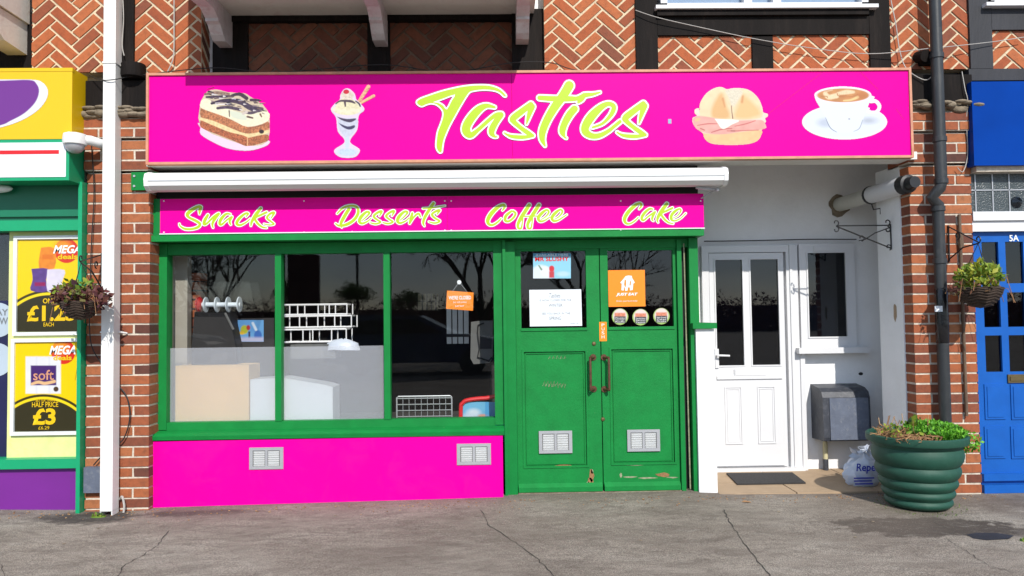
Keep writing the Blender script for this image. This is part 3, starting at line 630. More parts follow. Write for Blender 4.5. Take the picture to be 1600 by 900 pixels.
# door frame
b = B()
b.box(X(788), X(807, 600), FY-.01, FY+.12, -.07, 1.885); b.box(X(786.5), X(791), FY-.035, FY-.0, -.07, 1.90)
b.box(X(1062, 600), X(1069, 600), FY+.0, FY+.12, -.06, 1.885); b.box(X(1081, 600, FY-.02), X(1095, 600, FY-.02), FY-.02, FY+.4, -.065, 1.90)
b.box(X(788), X(1095, 600), FY+.02, FY+.12, 1.83, 1.90); df = b.go('door_frame', 'green', bld, bevel=.005)
b = B(); b.box(X(1069.5), X(1080.5), FY+.09, FY+.14, -.06, 1.88); b.go('gap_shade', 'black', bld)  # black strip painted in for the shadow inside the deep slot
b = B(); b.tube([(X(1076, 600), FY+.02, -.05), (X(1074, 600), FY+.02, 1.86)], .006, 6); b.go('draught_strip', 'flake', bld)
def door(a, c, side, gl, pn, nm):
    x0, x1 = X(a, 600), X(c, 600); Y = FY+.03; z0, z1 = -.052, 1.835
    gx0, gx1, gz0, gz1 = R(*gl, Y); px0, px1, pz0, pz1 = R(*pn, Y); b = B()
    b.box(x0, gx0, Y, Y+.045, z0, z1); b.box(gx1, x1, Y, Y+.045, z0, z1)                    # stiles
    b.box(gx0, gx1, Y, Y+.045, gz1, z1); b.box(gx0, gx1, Y, Y+.045, pz1, gz0); b.box(gx0, gx1, Y, Y+.045, z0, pz0)
    b.box(gx0, gx1, Y+.012, Y+.036, pz0, pz1)                                               # panel
    b.hexa([(x0+.004, Y-.03, z0+.0), (x1-.004, Y-.03, z0), (x1-.004, Y, z0), (x0+.004, Y, z0), (x0+.004, Y-.03, z0+.035), (x1-.004, Y-.03, z0+.035), (x1-.004, Y-.002, z0+.062), (x0+.004, Y-.002, z0+.062)])
    d = b.go('door', 'green_worn', bld, bevel=.004)
    b = B()                                                                                  # beading round glass and panel
    for (u0, u1, v0, v1, w, pr) in ((gx0, gx1, pz0, pz1, .016, .006), (gx0+.026, gx1-.026, pz0+.026, pz1-.026, .007, -.004)):
        for bx in ((u0, u1, v1-w, v1), (u0, u1, v0, v0+w), (u0, u0+w, v0+w, v1-w), (u1-w, u1, v0+w, v1-w)): b.box(bx[0], bx[1], Y-pr, Y+.013, bx[2], bx[3])
    w = .012
    for bx in ((gx0, gx1, gz0-.014, gz0+.008),): b.box(bx[0]-.004, bx[1]+.004, Y-.008, Y+.02, bx[2], bx[3])
    b.go('beading', 'green_worn', d, bevel=.0025)
    b = B(); b.face([b.bm.verts.new(p) for p in ((gx0-.003, Y+.022, gz0), (gx1+.003, Y+.022, gz0), (gx1+.003, Y+.022, gz1), (gx0-.003, Y+.022, gz1))]); b.go('pane', 'glass', d, fix=False)
    return d, Y
dl, DY = door(807.5, 940, 'l', (814, 392, 916, 514), (817, 546, 916, 731), 'door')
dr, _ = door(941.5, 1061.5, 'r', (950, 391, 1052, 512), (954, 542, 1055, 726), 'door')
vent(842, 673, 894, 708, DY+.005, dl); vent(980, 671, 1031, 705, DY+.005, dr)
# flakes of missing paint, scribbles
def blobs(parent, Y, lst, mat):
    b = B()
    for px, py, rx, ry in lst:
        x, z = P(px, py, Y); s = 5.7/FPX; n = 9
        b.prism([(x+math.cos(k*6.283/n)*rx*s*random.uniform(.6, 1.2), z+math.sin(k*6.283/n)*ry*s*random.uniform(.5, 1.25)) for k in range(n)], Y-.0015, Y+.001)
    b.go('bare_patch', mat, parent)
blobs(dl, DY, [(924, 743, 4, 10), (922, 752, 6, 5), (880, 728, 15, 1.8)], 'wood_bare'); blobs(dl, DY, [(925, 737, 2, 5), (918, 755, 3, 3), (895, 728.5, 22, 1.2)], 'flake')
blobs(dr, DY, [(1036, 742, 12, 4)], 'wood_bare'); blobs(dr, DY, [(985, 745, 14, 1.4), (1012, 747, 14, 1.4), (970, 743, 2, 4), (1050, 746, 9, 1.2), (990, 726, 26, 1.4)], 'flake'); blobs(dr, DY-.03, [(1000, 769, 55, 1.6)], 'flake')
def scribble(lst, parent, Y):
    b = B()
    for s in lst:
        p = [(P(px, py, Y-.001)[0], Y-.001, P(px, py, Y-.001)[1]) for px, py in s]; b.tube(p, .0022, 4)
    b.go('scribble', 'flake', parent)
scribble([[(848+i*5+jit(1), 603-jit(3)), (851+i*5, 597+jit(2)), (852+i*5, 605+jit(2)), (854+i*5, 600)] for i in range(7)]+[[(857+i*6, 561), (859+i*6, 556+jit(1)), (860+i*6, 560)] for i in range(5)], dl, DY+.011)
def handle(px, parent, s):
    (x, zt), (_, zb) = P(px, 559, DY-.05), P(px, 609, DY-.05); b = B(); y = DY-.055
    b.tube([(x, y, zt), (x, y-.006, (zt+zb)/2), (x, y, zb)], .0105, 10)
    for z in (zt, zb):
        b.tube([(x, y, z), (x+s*.02, DY-.03, z), (x+s*.03, DY-.003, z)], [.012, .009, .014], 8); b.lathe([(.0, -.006), (.024, -.006), (.026, 0), (0, 0.001)], (x+s*.03, DY, z), 14, axis='y')
    return b.go('handle', 'handle', parent, smooth=True)
handle(922, dl, 1); handle(951, dr, -1)
b = B()
for px, py in ((942, 655), (928, 537)): x, z = P(px, py, DY); b.lathe([(.0, -.01), (.013, -.008), (.017, 0), (0, 0)], (x, DY, z), 12, axis='y')
b.go('lock', 'brass', dr, smooth=True)
b = B(); b.box(X(807), X(1062), FY+.0, FY+.3, -.12, -.056); b.go('door_step', 'stone', bld)
# green bracket plate of awning, part of its own thing later

# ---- shop interior shell
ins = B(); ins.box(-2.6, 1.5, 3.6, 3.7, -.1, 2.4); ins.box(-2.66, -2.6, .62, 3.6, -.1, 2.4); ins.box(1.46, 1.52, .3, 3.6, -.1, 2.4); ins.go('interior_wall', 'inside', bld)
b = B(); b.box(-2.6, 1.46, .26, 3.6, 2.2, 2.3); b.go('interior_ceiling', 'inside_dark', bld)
b = B(); b.box(-2.6, 1.46, .35, 3.6, -.09, -.05); b.go('shop_floor', 'inside_dark', kind='structure')
b = B(); b.box(-2.66, wx0+.05, .26, .36, .4, 2.2); b.go('interior_reveal', 'cream', bld)
b = B(); b.box(-2.66, -2.49, .36, .44, .4, 2.2); b.go('interior_reveal', 'cream', bld)
courses('interior_pier', -2.62, -2.44, .5, 1.70, .5, .14, bld, mats=('brick2', 'inside_dark'))
b = B(); b.box(-2.3, -.1, .4, 1.1, -.05, .46); b.go('window_shelf', 'inside', bld); b = B(); b.box(-.1, 1.4, 1.3, 1.9, -.05, .9); b.go('counter', 'inside_dark', bld)

#@@WHITE DOOR
Y = AB-.05
X2 = lambda px, py=560, yy=Y: P(px, py, yy)[0]
Z2 = lambda px, py, yy=Y: P(px, py, yy)[1]
zt = 1.90; zb = -.065
b = B(); xa, xb = X2(1100), X2(1250)
b.box(xa, xa+.06, Y, AB-.001, zb, zt); b.box(X2(1232), xb, Y, AB-.001, zb, zt); b.box(xa+.06, X2(1232), Y, AB-.001, zt-.06, zt); b.box(xa, xb+.01, Y-.03, AB-.001, zb-.02, zb+.028)
b.box(X2(1237), X2(1241), Y-.012, Y, zb+.03, zt)
b.go('door_frame', 'white', bld, bevel=.006)
b = B(); lx0, lx1 = xa+.065, X2(1228); ly = Y+.008; lz0, lz1 = zb+.035, zt-.065
g = [R(1119, 406, 1161, 571, ly), R(1174, 405, 1217, 570, ly)]
gz0, gz1 = g[0][2], g[0][3]
b.box(lx0, g[0][0], ly, AB-.005, lz0, lz1); b.box(g[0][1], g[1][0], ly, AB-.005, gz0, gz1); b.box(g[1][1], lx1, ly, AB-.005, lz0, lz1); b.box(g[0][0], g[1][1], ly, AB-.005, gz1, lz1); b.box(g[0][0], g[1][1], ly, AB-.005, lz0, gz0)
wd = b.go('front_door', 'white', bld, bevel=.005)
for q in g: b = B(); b.box(q[0], q[1], ly+.012, ly+.018, q[2], q[3]); b.go('pane', 'glass_dark', wd); b = B(); b.box(q[0], q[1], ly+.03, ly+.032, q[2], q[3]); b.go('blind', 'navy_blind', wd)
b = B()
for q in g:
    w_ = .012
    for bx in ((q[0]-w_, q[1]+w_, q[3], q[3]+w_), (q[0]-w_, q[1]+w_, q[2]-w_, q[2]), (q[0]-w_, q[0], q[2], q[3]), (q[1], q[1]+w_, q[2], q[3])): b.box(bx[0], bx[1], ly-.006, ly+.002, bx[2], bx[3])
for q in (R(1133, 604, 1160, 694, ly), R(1184, 603, 1212, 693, ly)):
    for k, w_ in ((0, .01), (.02, .006)):
        u0, u1, v0, v1 = q[0]+k, q[1]-k, q[2]+k, q[3]-k
        for bx in ((u0, u1, v1-w_, v1), (u0, u1, v0, v0+w_), (u0, u0+w_, v0+w_, v1-w_), (u1-w_, u1, v0+w_, v1-w_)): b.box(bx[0], bx[1], ly-.007+k*.1, ly+.002, bx[2], bx[3])
q = R(1120, 587, 1222, 592, ly); b.box(q[0], q[1], ly-.014, ly+.002, q[2], q[3]); q = R(1120, 722, 1226, 727, ly); b.box(q[0], q[1], ly-.014, ly+.002, q[2], q[3])
b.go('moulding', 'white', wd, bevel=.002)
b = B(); q = R(1147, 576, 1198, 588, ly); b.box(q[0], q[1], ly-.012, ly, q[2], q[3]); b.box(q[0]+.01, q[1]-.01, ly-.016, ly-.011, q[2]+.01, q[3]-.008); b.go('letterbox', 'white', wd, bevel=.003)
b = B(); q = R(1117, 545, 1122, 582, ly); b.box(q[0], q[1]+.004, ly-.014, ly, q[2]+.04, q[3]); zc = Z2(1120, 555, ly); b.tube([(q[0]+.014, ly-.01, zc), (q[0]+.014, ly-.05, zc), (q[0]+.04, ly-.055, zc), (q[0]+.115, ly-.052, zc-.004)], .009, 8); b.go('handle', 'white', wd, bevel=.002)
# side window
b = B(); q = R(1250, 381, 1337, 543, Y); ig = R(1263, 395, 1322, 526, Y)
b.box(q[0]+.002, ig[0], Y, AB-.001, q[2], q[3]); b.box(ig[1], q[1], Y, AB-.001, q[2], q[3]); b.box(ig[0], ig[1], Y, AB-.001, ig[3], q[3]); b.box(ig[0], ig[1], Y, AB-.001, q[2], ig[2])
w_ = .012
for bx in ((ig[0]-w_, ig[1]+w_, ig[3], ig[3]+w_), (ig[0]-w_, ig[1]+w_, ig[2]-w_, ig[2]), (ig[0]-w_, ig[0], ig[2], ig[3]), (ig[1], ig[1]+w_, ig[2], ig[3])): b.box(bx[0], bx[1], Y-.008, Y+.002, bx[2], bx[3])
q2 = R(1271, 386, 1309, 392, Y-.001); b.box(q2[0], q2[1], Y-.01, Y, q2[2], q2[3])
sw = b.go('side_window', 'white', bld, bevel=.004)
b = B(); b.box(ig[0], ig[1], Y+.01, Y+.016, ig[2], ig[3]); b.go('pane', 'glass_dark', sw); b = B(); b.box(ig[0], ig[1], Y+.03, Y+.032, ig[2], ig[3]); b.go('blind', 'grey_blind', sw)
b = B(); q3 = R(1248, 543, 1358, 551, Y-.06); b.box(q3[0], q3[1], Y-.07, AB-.001, q3[2]-.005, q3[3]); b.go('sill', 'white', sw, bevel=.004)
b = B(); b.box(X2(1250), X2(1257), Y-.012, AB-.001, -.066, q[2]-.03); b.go('cover_strip', 'white', bld, bevel=.003)

# dark hall behind nothing; plain
#@@SIGNS
SY = -.10
sx0, sx1, sz0, sz1 = R(235, 120, 1419, 250, SY)
sx0, sx1 = -2.585, 3.13; SZ0, SZ1 = 2.482, 3.133
sg = thing('shop_sign', (.27, -.05, SZ0), 'long magenta shop sign board reading Tasties with food pictures', 'sign')
b = B(); b.box(sx0, .115, SY+.001, -.002, SZ0, SZ1); b.box(.117, sx1, SY, -.002, SZ0, SZ1); b.go('board', 'pink_sign', sg)
b = B(); T_ = .018
b.box(sx0-T_, sx1+T_, SY-.012, 0, SZ1, SZ1+T_); b.box(sx0-T_, sx1+T_, SY-.012, 0, SZ0-T_, SZ0); b.box(sx0-T_, sx0, SY-.012, 0, SZ0, SZ1); b.box(sx1, sx1+T_, SY-.012, 0, SZ0, SZ1); b.go('trim', 'trim', sg, bevel=.003)
A = (640, 115); Bo = (830, 115)
shift = lambda s, dx, dy=0: [(x+dx, y+dy, r) for x, y, r in s]
OB = (830-640)*6.665
Tpoly = [(80, 288), (115, 263), (210, 228), (330, 188), (450, 158), (560, 136), (680, 124), (800, 124), (870, 136), (930, 160), (975, 195), (1003, 232), (985, 236), (955, 208), (915, 184), (860, 170), (790, 165), (720, 168), (650, 180), (618, 197), (580, 250), (520, 350), (470, 440), (420, 530), (375, 630), (350, 700), (338, 770), (333, 812), (315, 820), (295, 800), (281, 760), (283, 700), (296, 610), (322, 540), (346, 470), (354, 420), (345, 380), (310, 340), (270, 315), (220, 307), (170, 320), (130, 337), (100, 328), (78, 305)]
Thole = [(238, 298), (350, 258), (474, 215), (440, 280), (388, 375), (350, 335), (300, 306)]
a_ = [[(885, 350, 12), (800, 335, 24), (720, 375, 38), (640, 465, 44), (592, 550, 44), (595, 610, 42), (640, 640, 30), (720, 580, 20), (820, 490, 20), (900, 430, 22), (950, 430, 30)], [(950, 432, 30), (900, 500, 32), (862, 570, 34), (855, 620, 28), (885, 655, 12), (908, 658, 7)]]
def s_(dx, dy): return [shift([(1218, 525, 6), (1238, 450, 20), (1272, 345, 34)], dx, dy), shift([(1262, 322, 28), (1170, 392, 32), (1080, 465, 34), (1085, 500, 26), (1150, 558, 22), (1240, 622, 24), (1285, 645, 14)], dx, dy), shift([(1285, 650, 12), (1180, 662, 20), (1070, 655, 18), (1015, 635, 11), (990, 618, 8)], dx, dy)]
t_ = [shift(s, OB) for s in [[(395, 125, 48), (335, 225, 46), (250, 340, 44), (172, 470, 40), (122, 590, 38), (115, 680, 28), (143, 752, 9)], [(88, 252, 24), (250, 262, 28), (400, 262, 28), (480, 258, 22), (560, 225, 24), (640, 215, 17), (715, 195, 8)], [(550, 225, 24), (520, 262, 30), (490, 300, 12)]]]
i_ = [shift([(450, 368, 36), (398, 430, 38), (348, 520, 35), (325, 600, 32), (345, 655, 12), (365, 672, 7)], OB)]
e_ = [shift([(640, 560, 11), (740, 522, 14), (815, 450, 20), (855, 385, 24), (855, 335, 24), (800, 315, 24), (720, 355, 34), (625, 450, 44), (565, 550, 42), (570, 610, 38), (630, 648, 30), (710, 645, 26), (800, 600, 20), (870, 545, 18), (925, 500, 18)], OB)]
brush_word('lettering', a_+s_(0, 0)+t_+i_+e_+s_(OB-1345+1250, -8), A, 6.665, (645, 120, 1022, 245), SY-.001, sg, step=.55, outline=2.3, edge=.8, holes=[], extra=None)
# the capital T has an open eye, so it is meshed as an outline of its own
def ppoly_word(name, poly, hole, org, sc, box, Y, parent, step=.55, outline=2.3, edge=.8):
    x0, y0, x1, y1 = box; U, V = np.meshgrid(np.arange(x0, x1, step), np.arange(y0, y1, step)); cv = lambda q: (q[0]/sc+org[0], q[1]/sc+org[1])
    F = np.maximum(field_poly(U, V, [cv(q) for q in poly]), -field_poly(U, V, [cv(q) for q in hole], 2))
    def tw(u, v, yy): X_, Z_ = P(x0+u*step, y0+v*step, yy); return (X_, yy, Z_)
    vs, fs, mi = march([(F, outline+edge, 2, Y-.0008), (F, outline, 1, Y-.0016), (F, 0, 0, Y-.0024)], tw)
    me = bpy.data.meshes.new(name); me.from_pydata(vs, [], fs); me.polygons.foreach_set('material_index', mi); me.update(); link(name, me, ['lime', 'white_vinyl', 'dark_vinyl'], parent)
ppoly_word('lettering', Tpoly, Thole, A, 6.665, (645, 120, 800, 245), SY-.001, sg)
b = B()
for q in (((1200, 178), (1285, 113)), ((1400, 170), (1412, 186)), ((1345, 113), (1372, 140)), ((533, 120), (542, 132))):
    p, e = P(*q[0], SY), P(*q[1], SY); b.tube([(p[0], SY-.0005, p[1]), (e[0], SY-.0005, e[1])], .0011, 4)
b.go('scratch', 'dark_vinyl', sg)
b = B(); b.pbox(1044, 186, 1049, 193, SY-.002, SY); b.go('sticker_scrap', 'sky_tint', sg)

# pictures on the sign
c = Canvas((302, 126, 428, 240), .55, 7.5, (300, 125))
c.poly([(95, 560), (100, 640), (240, 730), (400, 800), (560, 830), (720, 825), (890, 765), (890, 700), (600, 700), (100, 500)], (255, 215, 245), 22)
c.poly([(105, 240), (180, 130), (300, 110), (420, 140), (600, 150), (680, 190), (890, 360), (888, 720), (655, 775), (560, 750), (105, 555)], (214, 196, 168), 6, vary=.1)
c.poly([(103, 320), (103, 435), (250, 500), (440, 570), (600, 640), (650, 650), (885, 600), (885, 480), (655, 545), (450, 460), (300, 390)], (190, 120, 78), 7, vary=.5, vs=11)
c.poly([(103, 440), (103, 480), (300, 560), (500, 640), (650, 690), (885, 620), (885, 585), (650, 630), (400, 540), (240, 475)], (240, 215, 160), 8, vary=.15, vs=20)
c.poly([(103, 470), (103, 555), (300, 640), (480, 710), (650, 775), (650, 670), (440, 610), (300, 555)], (178, 100, 62), 7, vary=.55, vs=10, seed=3)
c.poly([(652, 680), (650, 775), (885, 715), (885, 640), (760, 655)], (176, 104, 66), 6, vary=.5, vs=9, seed=4)
c.line([(650, 670, 5), (652, 770, 5)], (235, 180, 130), 4); c.poly([(620, 640), (655, 560), (885, 500), (885, 520), (700, 575)], (120, 60, 45), 8, amt=.4)
c.poly([(105, 240), (180, 220), (300, 300), (470, 350), (620, 400), (885, 365), (885, 485), (655, 550), (480, 470), (300, 400), (103, 325)], (244, 236, 205), 7, vary=.08)
c.poly([(440, 360), (600, 390), (640, 470), (480, 440)], (222, 226, 205), 14)
for pts, col in ([[(150, 165, 12), (300, 150, 20), (430, 165, 14)], (150, 120, 105)], [[(170, 200, 12), (330, 195, 16), (480, 190, 14)], (72, 52, 70)], [[(230, 275, 14), (360, 245, 22), (500, 245, 26), (640, 290, 26)], (62, 42, 66)],
                 [[(470, 180, 14), (560, 165, 22), (640, 215, 22)], (66, 46, 60)], [[(560, 250, 22), (700, 330, 34), (820, 340, 20)], (74, 58, 78)], [[(300, 330, 16), (420, 320, 18), (560, 345, 18)], (84, 66, 84)],
                 [[(690, 235, 16), (760, 235, 18), (810, 240, 8)], (78, 50, 70)], [[(620, 380, 14), (700, 385, 18), (800, 350, 16)], (92, 76, 90)], [[(435, 360, 7), (440, 430, 5)], (90, 60, 60)], [[(180, 105, 5), (260, 85, 6)], (110, 30, 80)], [[(650, 430, 12), (710, 445, 10)], (105, 75, 70)], [[(800, 400, 10), (815, 430, 8)], (120, 80, 60)]): c.line(pts, col, 6, vary=.45, vs=16)
c.line([(280, 288, 5), (450, 280, 6)], (240, 235, 240), 4); c.line([(470, 215, 5), (610, 250, 8)], (170, 170, 190), 6); c.line([(640, 375, 16), (600, 395, 14)], (215, 200, 190), 8); c.ell(815, 605, 30, 24, (50, 30, 30), 8)
rs_ = random.Random(4)
for k in range(46):
    u = rs_.uniform(190, 850); v = 150+(u-190)*.24+rs_.uniform(-25, 105); l = rs_.uniform(15, 70); a_r = rs_.uniform(-.2, .7)
    c.line([(u, v, rs_.uniform(4, 12)), (u+l*math.cos(a_r), v+l*math.sin(a_r)*.6, 3)], rs_.choice([(62, 42, 60), (84, 64, 78), (110, 86, 84), (150, 130, 130), (48, 34, 48), (222, 214, 214)]), 5)
c.go('cake_picture', SY-.002, sg, label='picture of a layered chocolate cream cake slice')
c = Canvas((512, 130, 592, 250), .5, 7.09, (505, 125))
c.line([(390, 250, 20), (500, 75, 24)], (232, 178, 140), 5, vary=.2, vs=18); c.line([(400, 262, 16), (560, 175, 18)], (236, 184, 140), 5, vary=.2, vs=15)
for k in range(5): c.line([(400+k*24, 240-k*36, 3), (424+k*24, 232-k*36, 3)], (190, 110, 90), 3)
c.poly([(85, 310), (130, 255), (180, 215), (190, 160), (230, 100), (290, 95), (350, 150), (370, 215), (420, 265), (455, 310), (450, 345), (395, 400), (380, 550), (310, 650), (310, 700), (400, 760), (400, 810), (340, 860), (200, 860), (128, 815), (128, 765), (225, 700), (225, 650), (160, 570), (140, 420), (90, 350)], (228, 214, 236), 5, k=4)
c.poly([(160, 430), (380, 430), (360, 545), (270, 640), (180, 560)], (206, 208, 226), 12, vary=.08); c.poly([(130, 300), (190, 215), (280, 195), (360, 240), (420, 320), (380, 370), (270, 390), (150, 370), (105, 330)], (232, 224, 186), 12, vary=.1)
c.ell(270, 170, 72, 52, (226, 212, 196), 14, vary=.2); c.ell(255, 130, 33, 25, (205, 20, 45), 6); c.poly([(150, 405), (260, 432), (360, 425), (350, 448), (290, 470), (200, 442)], (70, 56, 82), 6); c.poly([(170, 475), (270, 515), (345, 500), (345, 530), (285, 550), (215, 520)], (64, 56, 92), 6)
c.line([(140, 262, 7), (190, 232, 10), (300, 235, 14), (350, 255, 8)], (76, 58, 72), 6); c.line([(240, 240, 13), (245, 290, 8)], (82, 62, 74), 6); c.line([(360, 235, 7), (395, 260, 9), (410, 290, 8)], (60, 48, 60), 6)
for k in range(6): c.ell(130+k*50, 345+(k % 2)*14-(abs(k-2.5))*8, 30, 20, (238, 232, 206), 12, amt=.8)
c.ell(265, 800, 110, 40, (196, 212, 232), 20, vary=.12); c.line([(265, 650, 22), (265, 730, 24)], (205, 218, 235), 12)
c.go('sundae_picture', SY-.002, sg, label='picture of an ice cream sundae in a tall glass')
c = Canvas((1078, 132, 1204, 230), .55, 8.18, (1075, 125))
c.poly([(150, 420), (150, 300), (230, 170), (340, 100), (430, 88), (500, 115), (560, 103), (690, 103), (800, 135), (900, 230), (950, 340), (965, 410), (1020, 430), (1020, 470), (990, 490), (1000, 530), (985, 560), (1005, 610), (945, 640), (930, 730), (870, 790), (740, 825), (500, 832), (300, 815), (210, 750), (185, 680), (100, 620), (55, 540), (60, 480), (110, 455), (85, 430), (85, 375), (140, 360)], (248, 218, 200), 6, k=4)
c.poly([(150, 440), (155, 300), (240, 175), (350, 108), (430, 98), (520, 130), (690, 112), (800, 145), (890, 235), (940, 350), (950, 470), (800, 500), (400, 500), (180, 480)], (238, 214, 172), 14, vary=.06, vs=50)
c.poly([(390, 190), (440, 170), (480, 300), (530, 480), (330, 490), (300, 400), (330, 300)], (226, 178, 118), 50); c.poly([(700, 180), (800, 260), (930, 420), (800, 490), (600, 480), (640, 320)], (232, 192, 132), 60); c.line([(445, 240, 14), (470, 340, 8)], (214, 150, 92), 22); c.line([(700, 210, 12), (690, 280, 14)], (214, 148, 92), 26)
c.poly([(470, 140), (560, 110), (700, 140), (640, 260), (570, 340), (520, 230)], (225, 214, 190), 26, vary=.12, vs=9); c.line([(555, 330, 5), (560, 400, 5), (572, 490, 7)], (140, 90, 70), 6)
c.poly([(190, 680), (400, 690), (700, 660), (940, 640), (925, 730), (860, 790), (720, 820), (500, 825), (300, 808), (215, 750)], (236, 196, 142), 14, vary=.07, vs=40)
c.poly([(60, 500), (110, 460), (250, 470), (420, 500), (600, 520), (850, 510), (960, 520), (1000, 600), (940, 635), (700, 655), (500, 690), (300, 690), (150, 650), (80, 590)], (238, 172, 160), 8, vary=.12, vs=60)
for pts, col in ([[(120, 580, 5), (250, 560, 7), (370, 560, 5)], (200, 100, 95)], [[(300, 670, 5), (430, 630, 8), (560, 620, 6)], (196, 96, 92)], [[(500, 650, 6), (620, 650, 6), (900, 640, 5)], (206, 110, 100)], [[(600, 590, 5), (740, 560, 7), (860, 520, 5)], (205, 105, 100)], [[(160, 620, 8), (210, 640, 8)], (190, 110, 100)], [[(550, 650, 5), (600, 652, 5)], (150, 60, 60)], [[(110, 510, 22), (140, 500, 18)], (240, 190, 140)]): c.line(pts, col, 8)
c.poly([(340, 495), (650, 515), (560, 570), (470, 622), (420, 612), (380, 550)], (250, 244, 232), 6)
c.go('roll_picture', SY-.002, sg, label='picture of a crusty roll filled with ham')
c = Canvas((1250, 130, 1390, 222), .55, 9, (1245, 125))
c.fill((np.hypot((c.U-672)/602, (c.V-590)/250)-1)*250, (250, 236, 250), 8); c.ell(672, 590, 585, 235, (226, 232, 244), 20)
c.ell(400, 600, 110, 60, (188, 196, 212), 60, amt=.8); c.ell(1010, 570, 110, 45, (180, 186, 198), 60, amt=.8)
c.fill(field_strokes(c.U, c.V, [[(1040, 300, 30), (1110, 300, 30), (1160, 360, 30), (1140, 430, 28), (1060, 450, 26), (1000, 440, 26)]]), (240, 238, 250), 8)
c.poly([(245, 215), (1050, 215), (1020, 330), (960, 480), (900, 640), (830, 710), (720, 738), (560, 730), (470, 670), (400, 520), (330, 400), (265, 290)], (228, 234, 244), 6, k=4); c.ell(648, 210, 405, 122, (250, 240, 252), 6)
c.line([(405, 530, 3), (470, 670, 5), (560, 732, 3)], (110, 120, 140), 6); c.line([(925, 560, 3), (880, 680, 4), (800, 722, 2)], (120, 130, 150), 6)
c.ell(650, 215, 370, 98, (205, 140, 82), 10, vary=.12, vs=60); c.line([(400, 190, 30), (450, 240, 34), (560, 220, 36)], (240, 214, 172), 16, vary=.1); c.line([(580, 190, 20), (700, 170, 32), (800, 170, 18)], (238, 210, 168), 16, vary=.12); c.line([(660, 290, 10), (760, 280, 14), (860, 240, 18)], (240, 205, 140), 14); c.line([(400, 165, 8), (500, 140, 8)], (225, 190, 150), 10)
c.line([(570, 190, 6), (590, 225, 6), (700, 215, 5)], (190, 120, 66), 6); c.line([(340, 230, 6), (420, 230, 6), (430, 250, 5)], (190, 125, 70), 6); c.line([(600, 235, 6), (760, 235, 5), (860, 200, 6)], (192, 122, 66), 6); c.ell(920, 215, 70, 55, (190, 112, 62), 40, amt=.6); c.ell(737, 548, 14, 9, (150, 150, 160), 5)
for pl in ([(1045, 345), (1110, 345), (1128, 370), (1100, 428), (1025, 415)],): f = field_poly(c.U, c.V, pl); c.A = np.where(f < 0, -1, c.A)
c.go('coffee_picture', SY-.002, sg, label='picture of a white cup of latte on a saucer')

# small fascia sign: magenta strip with four words
fs = thing('menu_sign', (-.5, .05, 1.96), 'narrow magenta strip sign reading Snacks Desserts Coffee Cake under the awning', 'sign')
b = B(); fz0, fz1 = 1.962, 2.232; xm = X(699, 340, .05)
b.box(X(250, 340, .045), xm-.001, .046, .055, fz0+.006, fz1); b.box(xm+.001, X(1100, 340, .045), .046, .055, fz0+.008, fz1); b.go('board', 'pink_sign', fs)
b = B(); b.box(X(249, 340, .045), X(1101, 340, .045), .043, .0545, fz0-.001, fz0+.006); b.go('edge', 'white_vinyl', fs)
b = B()
for px in (256, 700-5, 700+5, 1095, 475, 550, 970):
    for py in (314, 363) if px not in (550,) else (362,): x, z = P(px, min(py, 360 if px > 600 else 364), .045); b.lathe([(.0, -.003), (.005, -.002), (.006, 0)], (x, .046, z), 8, axis='y')
b.go('screw_cap', 'white_vinyl', fs)
W = [('Snacks', (270, 310), 9.41, (276, 316, 434, 364), [
 [(392, 232, 8), (398, 170, 24), (412, 128, 20), (370, 122, 20), (280, 172, 26), (215, 232, 26), (240, 280, 18), (340, 330, 20), (398, 375, 20), (370, 422, 20), (280, 450, 16), (180, 448, 16), (112, 410, 12), (96, 375, 9)],
 [(515, 245, 18), (472, 320, 24), (458, 375, 20), (500, 368, 14), (600, 272, 16), (675, 225, 18), (625, 290, 22), (583, 370, 18), (592, 430, 9)],
 [(845, 232, 10), (785, 228, 16), (712, 300, 24), (688, 370, 20), (722, 382, 15), (800, 312, 12), (868, 272, 14), (835, 335, 18), (852, 385, 10)],
 [(1078, 268, 8), (1108, 225, 14), (1060, 225, 16), (972, 300, 22), (940, 368, 22), (990, 393, 16), (1080, 350, 11), (1135, 300, 8)],
 [(1292, 148, 20), (1222, 240, 26), (1162, 340, 20), (1148, 402, 9)], [(1378, 205, 16), (1300, 240, 16), (1212, 290, 16), (1242, 360, 18), (1310, 418, 14), (1380, 433, 9)],
 [(1445, 290, 7), (1488, 212, 18), (1432, 225, 16), (1385, 285, 16), (1450, 345, 14), (1488, 378, 10), (1420, 390, 10), (1340, 375, 7)]]),
 ('Desserts', (515, 310), 8.65, (519, 311, 699, 362), None), ('Coffee', (750, 305), 11.03, (756, 314, 890, 363), None), ('Cake', (965, 305), 13.9, (970, 312, 1076, 355), None)]
e1 = [(435, 302, 6), (500, 245, 10), (538, 195, 14), (495, 185, 16), (425, 250, 23), (402, 310, 20), (440, 338, 15), (515, 308, 10), (558, 268, 7)]
s1 = [(675, 238, 7), (702, 178, 17), (655, 188, 16), (596, 240, 16), (640, 286, 13), (688, 320, 12), (622, 343, 12), (555, 330, 8)]
